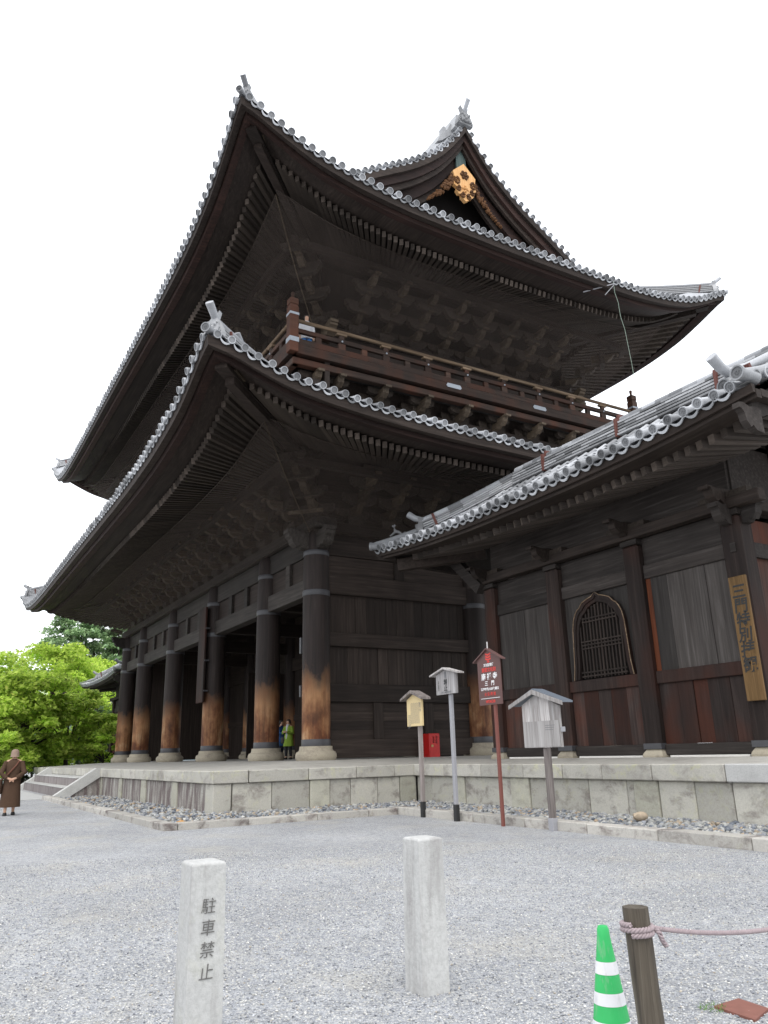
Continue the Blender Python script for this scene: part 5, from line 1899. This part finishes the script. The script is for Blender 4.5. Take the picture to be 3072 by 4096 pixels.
# ================================================================== foreground
def bollard(x0, x1, y0, y1, label, key=None):
    cx_, cy_ = (x0 + x1) / 2, (y0 + y1) / 2
    m = MB()
    a, b = (x1 - x0) / 2, (y1 - y0) / 2
    m.loft([[(cx_ + sx * (a + f), cy_ + sy * (b + f), z) for sx, sy in ((-1, -1), (1, -1), (1, 1), (-1, 1))] for f, z in ((.006, -.1), (0, .800), (-.006, .807), (-.016, .811))])
    bm = m.mesh('stone_bollard')
    o = obj('stone_bollard', bm, M_bol, None, label=label, category='bollard', group='pale stone bollards on the gravel')
    bv = o.modifiers.new('edge', 'BEVEL')
    bv.width = .004
    bv.segments = 2
    bv.limit_method = 'ANGLE'
    if key: obj('lettering', TX[key], M_ink, o, T(x1 + .0055, cy_ + .0, .475, math.pi / 2, math.pi / 2))
    return o
bollard(-4.14, -3.962, 1.24, 1.41, 'square pale granite bollard carved with four dark characters', 'bollard')
bollard(-4.30, -4.12, 2.63, 2.80, 'square pale granite bollard with blank faces')

# traffic cone
cn = empty('traffic_cone', (-2.229, 2.176, 0), label='green traffic cone with white bands beside the rope post', category='traffic cone')
obj('cone_body', MB().lathe([(.120, .02), (.0215, .672), (.0205, .69), (.016, .70), (.004, .702)], 32, -2.229, 2.176).mesh('cone_body', 50), M_coneg, cn)
for z0, z1 in ((.555, .593), (.464, .501), (.372, .416), (.28, .325)):
    r = lambda z: .120 + (.0215 - .120) * (z - .02) / .652 + .0012
    obj('white_band', MB().lathe([(r(z0), z0), (r(z1), z1)], 32, -2.229, 2.176, False).mesh('white_band', 40), M_conew, cn)
obj('cone_base', MB().box(-2.41, -2.05, 2.0, 2.35, 0, .03, .01), M_coneg, cn)

# rope post and rope
PXY = Vector((-1.999, 2.102, 0))
bot = Vector((-1.976, 2.126, -.05))
tp = MB()
rings = []
for i in range(12):
    f = i / 11
    c_ = bot.lerp(Vector((PXY.x, PXY.y, .80)), f)
    rings.append([c_ + Vector((math.cos(2 * math.pi * k / 18), math.sin(2 * math.pi * k / 18), 0)) * (.0395 + .0022 * math.sin(k * 2.3 + i * .2) + .001 * math.sin(k * 5.1 + i)) for k in range(18)])
tp.loft(rings)
post = obj('rope_post', tp.mesh('rope_post', 60), M_ropepost, None, label='weathered round wooden post with rope tied near its top', category='post')
def twisted(path, r, pitch, n=3, seg=None):
    """three strands laid round a path"""
    path = [Vector(p) for p in path]
    L = [0]
    for a, b in zip(path, path[1:]): L.append(L[-1] + (b - a).length)
    N = max(8, int(L[-1] / (pitch / 7)))
    pts, ds = [], []
    for i in range(N + 1):
        s = L[-1] * i / N
        k = max(j for j in range(len(L)) if L[j] <= s + 1e-9)
        k = min(k, len(path) - 2)
        f = (s - L[k]) / max(1e-9, L[k + 1] - L[k])
        pts.append((path[k].lerp(path[k + 1], f), s))
    m = MB()
    for q in range(n):
        st = []
        for i, (p, s) in enumerate(pts):
            d = (pts[min(i + 1, N)][0] - pts[max(i - 1, 0)][0]).normalized()
            ref = Vector((0, 0, 1)) if abs(d.z) < .9 else Vector((1, 0, 0))
            sx = d.cross(ref).normalized()
            sz = sx.cross(d)
            a = 2 * math.pi * (q / n + s / pitch)
            st.append(p + sx * (r * .62 * math.cos(a)) + sz * (r * .62 * math.sin(a)))
        m.tube(st, r * .50, 6)
    return m
rope = MB()
wrap = []
for i in range(45):
    a = -1.2 + i / 44 * 4 * math.pi
    wrap.append((PXY.x + .046 * math.cos(a), PXY.y + .046 * math.sin(a), .722 + .030 * i / 44))
rm = twisted(wrap, .0085, .034)
ex = [(PXY.x + .01 + .0 * t, PXY.y, 0) for t in (0,)]
A_, B_ = Vector((PXY.x + .028, PXY.y + .04, .738)), Vector((-1.72, 3.62, .92))
sagp = []
for i in range(31):
    f = i / 30
    p = A_.lerp(B_, f)
    p.z -= .20 * 4 * f * (1 - f) * .62
    sagp.append(p)
r2 = twisted(sagp, .0075, .03)
rm.add(r2.v, r2.f)
tail = [(PXY.x + .035, PXY.y + .035, .742), (PXY.x + .05, PXY.y + .045, .725), (PXY.x + .052, PXY.y + .055, .70), (PXY.x + .05, PXY.y + .07, .685)]
r3 = twisted(tail, .008, .03)
rm.add(r3.v, r3.f)
obj('rope', rm.mesh('rope', 70), M_rope, None, label='lilac grey twisted rope tied round the wooden post and sagging away', category='rope')
obj('drain_plate', MB().add([(-3.09, 3.74, .012), (-2.84, 3.72, .012), (-2.91, 3.93, .012), (-3.10, 3.95, .012), (-3.09, 3.74, -.02), (-2.84, 3.72, -.02), (-2.91, 3.93, -.02), (-3.10, 3.95, -.02)], [(0, 1, 2, 3), (0, 4, 5, 1), (1, 5, 6, 2), (2, 6, 7, 3), (3, 7, 4, 0)]), M_plate, None, label='flat rusty red plate lying in the gravel near the post', category='plate')
# sprigs of weed by the plate
def weeds(name, cx_, cy_, r, n, **p):
    m = MB()
    for i in range(n):
        a, d = random.uniform(0, 6.28), r * math.sqrt(random.random())
        x, y_ = cx_ + d * math.cos(a), cy_ + d * math.sin(a)
        h, b = random.uniform(.01, .03), random.uniform(0, 6.28)
        m.add([(x - .003, y_, .005), (x + .003, y_, .005), (x + .02 * math.cos(b), y_ + .02 * math.sin(b), h)], [(0, 1, 2)])
    return obj(name, m, plain('weed_green', (.10, .2, .04), .8), **p)
weeds('grass', -3.08, 3.72, .07, 80, kind='stuff')

# ================================================================== people
def ell(cx_, cy_, z, a, b, n=20, wob=0.0):
    return [(cx_ + (a + wob * math.sin(5 * 2 * math.pi * k / n)) * math.cos(2 * math.pi * k / n), cy_ + (b + wob * math.sin(5 * 2 * math.pi * k / n)) * math.sin(2 * math.pi * k / n), z) for k in range(n)]
def figure(pose, pos, rz, label, coat, coat_mat, leg_mat, hem, flare, hair, arms_pts, hat=False, shoes=M_black, legs=True):
    me, k = BODY[pose]
    me = me.copy()
    me.materials.clear()
    R = T(*pos, rz)
    p = obj('person', me, M_skin, None, R, label=label, category='person')
    m = MB()
    m.loft([ell(0, 0, hem * k, flare, flare * .82, 20, .012), ell(0, 0, (hem + .86) / 2 * k, (flare + .2) / 2, (flare * .8 + .16) / 2, 20, .008), ell(0, 0, .88 * k, .195, .155), ell(0, 0, 1.02 * k, .182, .14), ell(0, .0, 1.18 * k, .20, .145), ell(0, .0, 1.28 * k, .195, .125), ell(0, .0, 1.335 * k, .13, .10), ell(0, .01, 1.375 * k, .068, .068)], True, True)
    for s in (-1, 1):
        pts = [(s * a * k, b * k, c * k) for a, b, c in arms_pts]
        m.tube(pts, [.078, .068, .062, .05], 10)
    obj('coat', m.mesh('coat', 60), coat_mat, p, R)
    if legs:
        f = {'back': .11, 'front': .05, 'reach': .05, 'down': .04}[pose]
        for s in (-1, 1):
            lm = MB().tube([(s * .085 * k, 0, .84 * k), (s * .085 * k, (f * s * .5 + .02) * k, .45 * k), (s * .085 * k, (f * s - .005) * k, .13 * k)], [.105, .075, .06], 10)
            obj('trouser_leg', lm.mesh('trouser', 60), leg_mat, p, R)
    f = {'back': .11, 'front': .05, 'reach': .05, 'down': .04}[pose]
    for s in (-1, 1):
        sh = MB().loft([ell(s * .088 * k, (f * s + .03) * k, .0, .05, .12, 12), ell(s * .088 * k, (f * s + .03) * k, .035, .052, .125, 12), ell(s * .086 * k, (f * s + .015) * k, .075, .042, .085, 12)])
        obj('shoe', sh.mesh('shoe', 60), shoes, p, R)
    if hat:
        h = MB().loft([ell(0, .0, 1.42 * k, .112, .122), ell(0, .015, 1.455 * k, .100, .112), ell(0, .02, 1.53 * k, .098, .112), ell(0, .02, 1.585 * k, .080, .092), ell(0, .02, 1.612 * k, .04, .045)])
        obj('hat', h.mesh('hat', 50), M_hat, p, R)
    else:
        h = MB().loft([ell(0, -.03, 1.43 * k, .075, .06), ell(0, -.012, 1.48 * k, .086, .082), ell(0, .004, 1.54 * k, .086, .094), ell(0, .01, 1.585 * k, .07, .08), ell(0, .012, 1.61 * k, .03, .035)])
        obj('hair', h.mesh('hair', 60), hair, p, R)
    return p, R
back_arm = [(.165, 0, 1.29), (.275, -.10, 1.03), (.19, -.165, .96), (.11, -.205, .905)]
p, R = figure('back', (-23.03, 2.37, 0), math.radians(80), 'woman in long brown coat and beige hat walking away, hands clasped behind', None, M_coat, M_skin,   .20, .25, M_hair, back_arm, True, legs=False)
bg_ = MB()
bg_.tube([R @ Vector((.13, -.10, 1.325)), R @ Vector((.06, -.158, 1.2)), R @ Vector((-.10, -.165, 1.0)), R @ Vector((-.25, -.08, .86))], .022, 6)
o = obj('shoulder_bag', MB().loft([[tuple(R @ Vector(q)) for q in ell(-.27, -.0, z, a, b, 14)] for z, a, b in ((.52, .04, .10), (.56, .065, .15), (.8, .055, .14), (.88, .03, .10))]).mesh('bag', 50), M_coat, None, label='brown cloth bag slung at the left hip of the woman in brown', category='bag')
obj('strap', bg_.mesh('strap', 50), M_bag, o)
front_arm = [(.165, 0, 1.29), (.245, .06, 1.04), (.17, .15, 1.055), (.095, .24, 1.078)]
p, R = figure('front', (-30.2, 13.2, ZF), math.radians(-150), 'woman in lime green jacket standing between the pillars facing her companion', None, M_green, M_trouser, .52, .23, M_hair, front_arm)
m = MB().loft([ell(0, .115, .70, .05, .05, 10), ell(0, .11, 1.0, .055, .055, 10), ell(0, .085, 1.25, .06, .055, 10), ell(0, .05, 1.36, .07, .06, 10)])
obj('scarf', m.mesh('scarf', 50), M_shirt, p, R)
m = MB().loft([ell(-.2, .1, .62, .07, .04, 10), ell(-.2, .1, .66, .10, .05, 10), ell(-.2, .1, .82, .10, .05, 10), ell(-.2, .1, .86, .07, .03, 10)])
o = obj('handbag', MB().loft([[tuple(R @ Vector(q)) for q in ell(.2, .12, z, a, b, 10)] for z, a, b in ((.62, .07, .04), (.66, .10, .05), (.82, .10, .05), (.86, .07, .03))]).mesh('handbag', 50), M_black, None, label='small black handbag held by the woman in the green jacket', category='bag')
hs = MB().tube([R @ Vector((.14, .12, .85)), R @ Vector((.16, .16, 1.0)), R @ Vector((.22, .15, 1.0)), R @ Vector((.26, .12, .85))], .008, 6)
obj('strap', hs.mesh('strap', 50), M_black, o)
reach_arm = [(.165, 0, 1.29), (.225, .12, 1.06), (.175, .22, 1.06), (.125, .33, 1.06)]
figure('reach', (-31.0, 13.2, ZF), math.radians(-60), 'person in blue jacket half hidden behind a front pillar', None, M_blue, M_denim, .55, .22, M_hair, reach_arm)
down_arm = [(.165, 0, 1.29), (.215, -.02, 1.06), (.222, .01, .95), (.23, .035, .84)]
figure('down', (-20.75, 9.55, 13.68), math.radians(-110), 'visitor in white top and blue trousers behind the balcony rail', None, M_shirt, plain('bright_blue', (.04, .16, .42), .8), .70, .2, M_hair, down_arm)

# ================================================================== trees
def leaf_cloud(centers, radii, n_each, size, cols, flat=.45, droop=.25):
    """leaf-sized quads gathered in sprays"""
    C_ = np.repeat(np.array(centers), n_each, 0)
    Rr = np.repeat(np.array(radii), n_each, 0)
    n = len(C_)
    v = RNG.normal(0, 1, (n, 3))
    v /= np.linalg.norm(v, axis=1)[:, None]
    v *= (RNG.random((n, 1)) ** .45)
    P = C_ + v * np.stack([Rr, Rr, Rr * flat], 1)
    P[:, 2] -= droop * Rr * (v[:, 0] ** 2 + v[:, 1] ** 2)
    nrm = RNG.normal(0, .55, (n, 3))
    nrm[:, 2] += 1.0
    nrm /= np.linalg.norm(nrm, axis=1)[:, None]
    t = np.cross(nrm, RNG.normal(0, 1, (n, 3)))
    t /= np.linalg.norm(t, axis=1)[:, None]
    b = np.cross(nrm, t)
    s = size * RNG.uniform(.6, 1.3, (n, 1))
    Q = np.stack([P - t * s, P - b * s * .55, P + t * s, P + b * s * .55], 1).reshape(-1, 3)
    cl = palette(n, cols[0], cols[1], .16)
    shade = np.repeat(RNG.uniform(.75, 1.2, len(centers)), n_each)
    cl = cl * shade[:, None]
    F = np.arange(4 * n)
    return np_mesh('crown', Q, F, 4, np.repeat(cl, 4, 0))


def tree(name, x, y, h, r, cols, mat, label, group, n_sp=46, n_leaf=260, leaf=.13, base=.25, conifer=False, z0=0.0):
    t = empty(name, (x, y, z0), label=label, category='tree', group=group)
    m = MB()
    rnd = random.Random(int(abs(x * 13 + y * 7)))
    cen, rad = [], []
    top = h * .93
    if conifer:
        m.tube([(x, y, z0 - .2), (x + .1, y, z0 + h * .5), (x, y, z0 + h * .97)], [h * .022, h * .014, .03], 8)
        for i in range(n_sp):
            f = (i + rnd.random()) / n_sp
            z = h * (base + (1 - base) * f)
            rr_ = r * (1 - f) ** .75 * rnd.uniform(.35, 1.0)
            a = rnd.uniform(0, 6.28)
            c_ = (x + rr_ * math.cos(a), y + rr_ * math.sin(a), z0 + z)
            cen.append(c_)
            rad.append(rnd.uniform(.35, .8) * (.4 + .6 * (1 - f)) * r * .36)
            m.tube([(x, y, z0 + z - .1), c_], [.05, .02], 5)
    else:
        p1 = (x + rnd.uniform(-.3, .3), y + rnd.uniform(-.3, .3), z0 + h * .3)
        m.tube([(x, y, z0 - .2), p1], [h * .03, h * .022], 8)
        for i in range(n_sp):
            a = rnd.uniform(0, 6.28)
            f = rnd.random()
            z = h * (base + (1 - base) * f ** .8)
            env = math.sqrt(max(.05, 1 - ((z / h - .5) / .56) ** 2))
            rr_ = r * env * rnd.uniform(.45, 1.0)
            c_ = (x + rr_ * math.cos(a), y + rr_ * math.sin(a), z0 + z)
            cen.append(c_)
            rad.append(r * rnd.uniform(.22, .40))
            if i % 3 == 0:
                mid = Vector(p1).lerp(Vector(c_), .5) + Vector((0, 0, h * .05))
                m.tube([p1, mid, c_], [h * .014, h * .008, .015], 6)
    obj('trunk', m.mesh('trunk', 60), M_bark, t)
    me = leaf_cloud(cen, rad, n_leaf, leaf, cols, .38 if not conifer else .45, .3)
    me.materials.append(mat)
    obj('crown', me, None, t)
    return t


MAPLE = ([(.50, .66, .11), (.62, .76, .17), (.40, .57, .09), (.22, .36, .06)], [4, 3.6, 2.4, .8])
MAPLE2 = ([(.46, .62, .10), (.56, .70, .13), (.34, .50, .07)], [3, 3, 2])
DARKC = ([(.20, .31, .16), (.28, .41, .20), (.36, .48, .25)], [3, 3, 1.5])
DARKB = ([(.035, .07, .03), (.06, .11, .04), (.10, .16, .05)], [3, 2, 1])
def at(px, D, off=0):
    """ground point at horizontal distance D along a bearing given in degrees"""
    a = math.radians(px)
    return math.sin(a) * D, math.cos(a) * D
G1, G2 = 'young maples beyond the gate', 'dark pines behind the maples'
for i, (deg, D, h, r, cols, lab, nsp) in enumerate((
        (-86.2, 57, 8.4, 3.6, MAPLE, 'airy light green maple at the far edge of the court, leftmost', 60),
        (-82.3, 72, 10.6, 4.2, MAPLE2, 'tall yellow green maple behind the far stair house roof', 70),
        (-80.2, 84, 11.0, 4.2, MAPLE2, 'yellow green maple showing above the far stair house roof end', 60),
        (-83.6, 53, 6.3, 3.4, MAPLE, 'broad bright maple low beside the platform steps', 70),
        (-81.0, 54.5, 5.5, 2.7, MAPLE, 'bright maple in front of the far stair house', 60),
        (-78.9, 53.0, 3.9, 1.7, MAPLE, 'small bright maple close to the far end of the platform', 40),
        (-85.6, 50, 4.2, 2.4, MAPLE, 'low bright maple behind the woman in brown', 40))):
    x, y = at(deg, D)
    tree('maple_tree', x, y, h, r, cols, M_leaf, lab, G1, int(nsp * .8), 260, .16, .22 if h > 5 else .05)
for i, (deg, D, h, r, cols, lab) in enumerate((
        (-81.5, 92, 16.6, 3.3, DARKC, 'dark green pine showing above the bright maples, left one of the pines'),
        (-79.4, 95, 17.0, 3.6, DARKC, 'dark green pine rising just behind the far gate pillars'),
        (-78.1, 92, 15.4, 3.0, DARKC, 'dark green pine partly hidden by the far corner pillar'),)):
    x, y = at(deg, D)
    tree('pine_tree', x, y, h, r, cols, M_needle, lab, G2, 75, 150, .22, .35)
for deg, D, h, r, lab in ((-79.3, 76, 5.6, 2.6, 'dark round bush under the far stair house eave'), (-78.3, 74, 5.0, 2.2, 'dark green shrub beside the far corner pillar'), (-83, 66, 3.2, 4.0, 'dense dark shrub under the maples')):
    x, y = at(deg, D)
    tree('shrub', x, y, h, r, DARKB, M_needle, lab, 'dark shrubs under the maples', 40, 200, .16, .05)
x, y = at(-66.9, 66)
tree('maple_tree', x, y, 7.5, 4.0, MAPLE, M_leaf, 'bright maple seen through the open doorway of the gate', 'maples behind the gate', 60, 240, .16, .05)
x, y = at(-52.1, 40)
tree('maple_tree', x, y, 6.5, 3.0, MAPLE, M_leaf, 'bright maple seen in the slit between gate and stair house', 'maples behind the gate', 50, 240, .14, .05)

# distant wooded hillside
hl = MB()
rg = []
for deg in np.linspace(-125, -40, 60):
    row = []
    for D, zz in ((380, -1), (420, 9 + 4 * math.sin(deg * .5) + 2 * math.sin(deg * 1.7)), (520, 22 + 7 * math.sin(deg * .31 + 1) + 3 * math.sin(deg * 1.1)), (700, 24)):
        x, y = at(deg, D)
        row.append((x, y, zz))
    rg.append(row)
hl.loft(rg, False, False)
obj('hills', hl, M_hill, kind='structure')
bpy.context.view_layer.update()
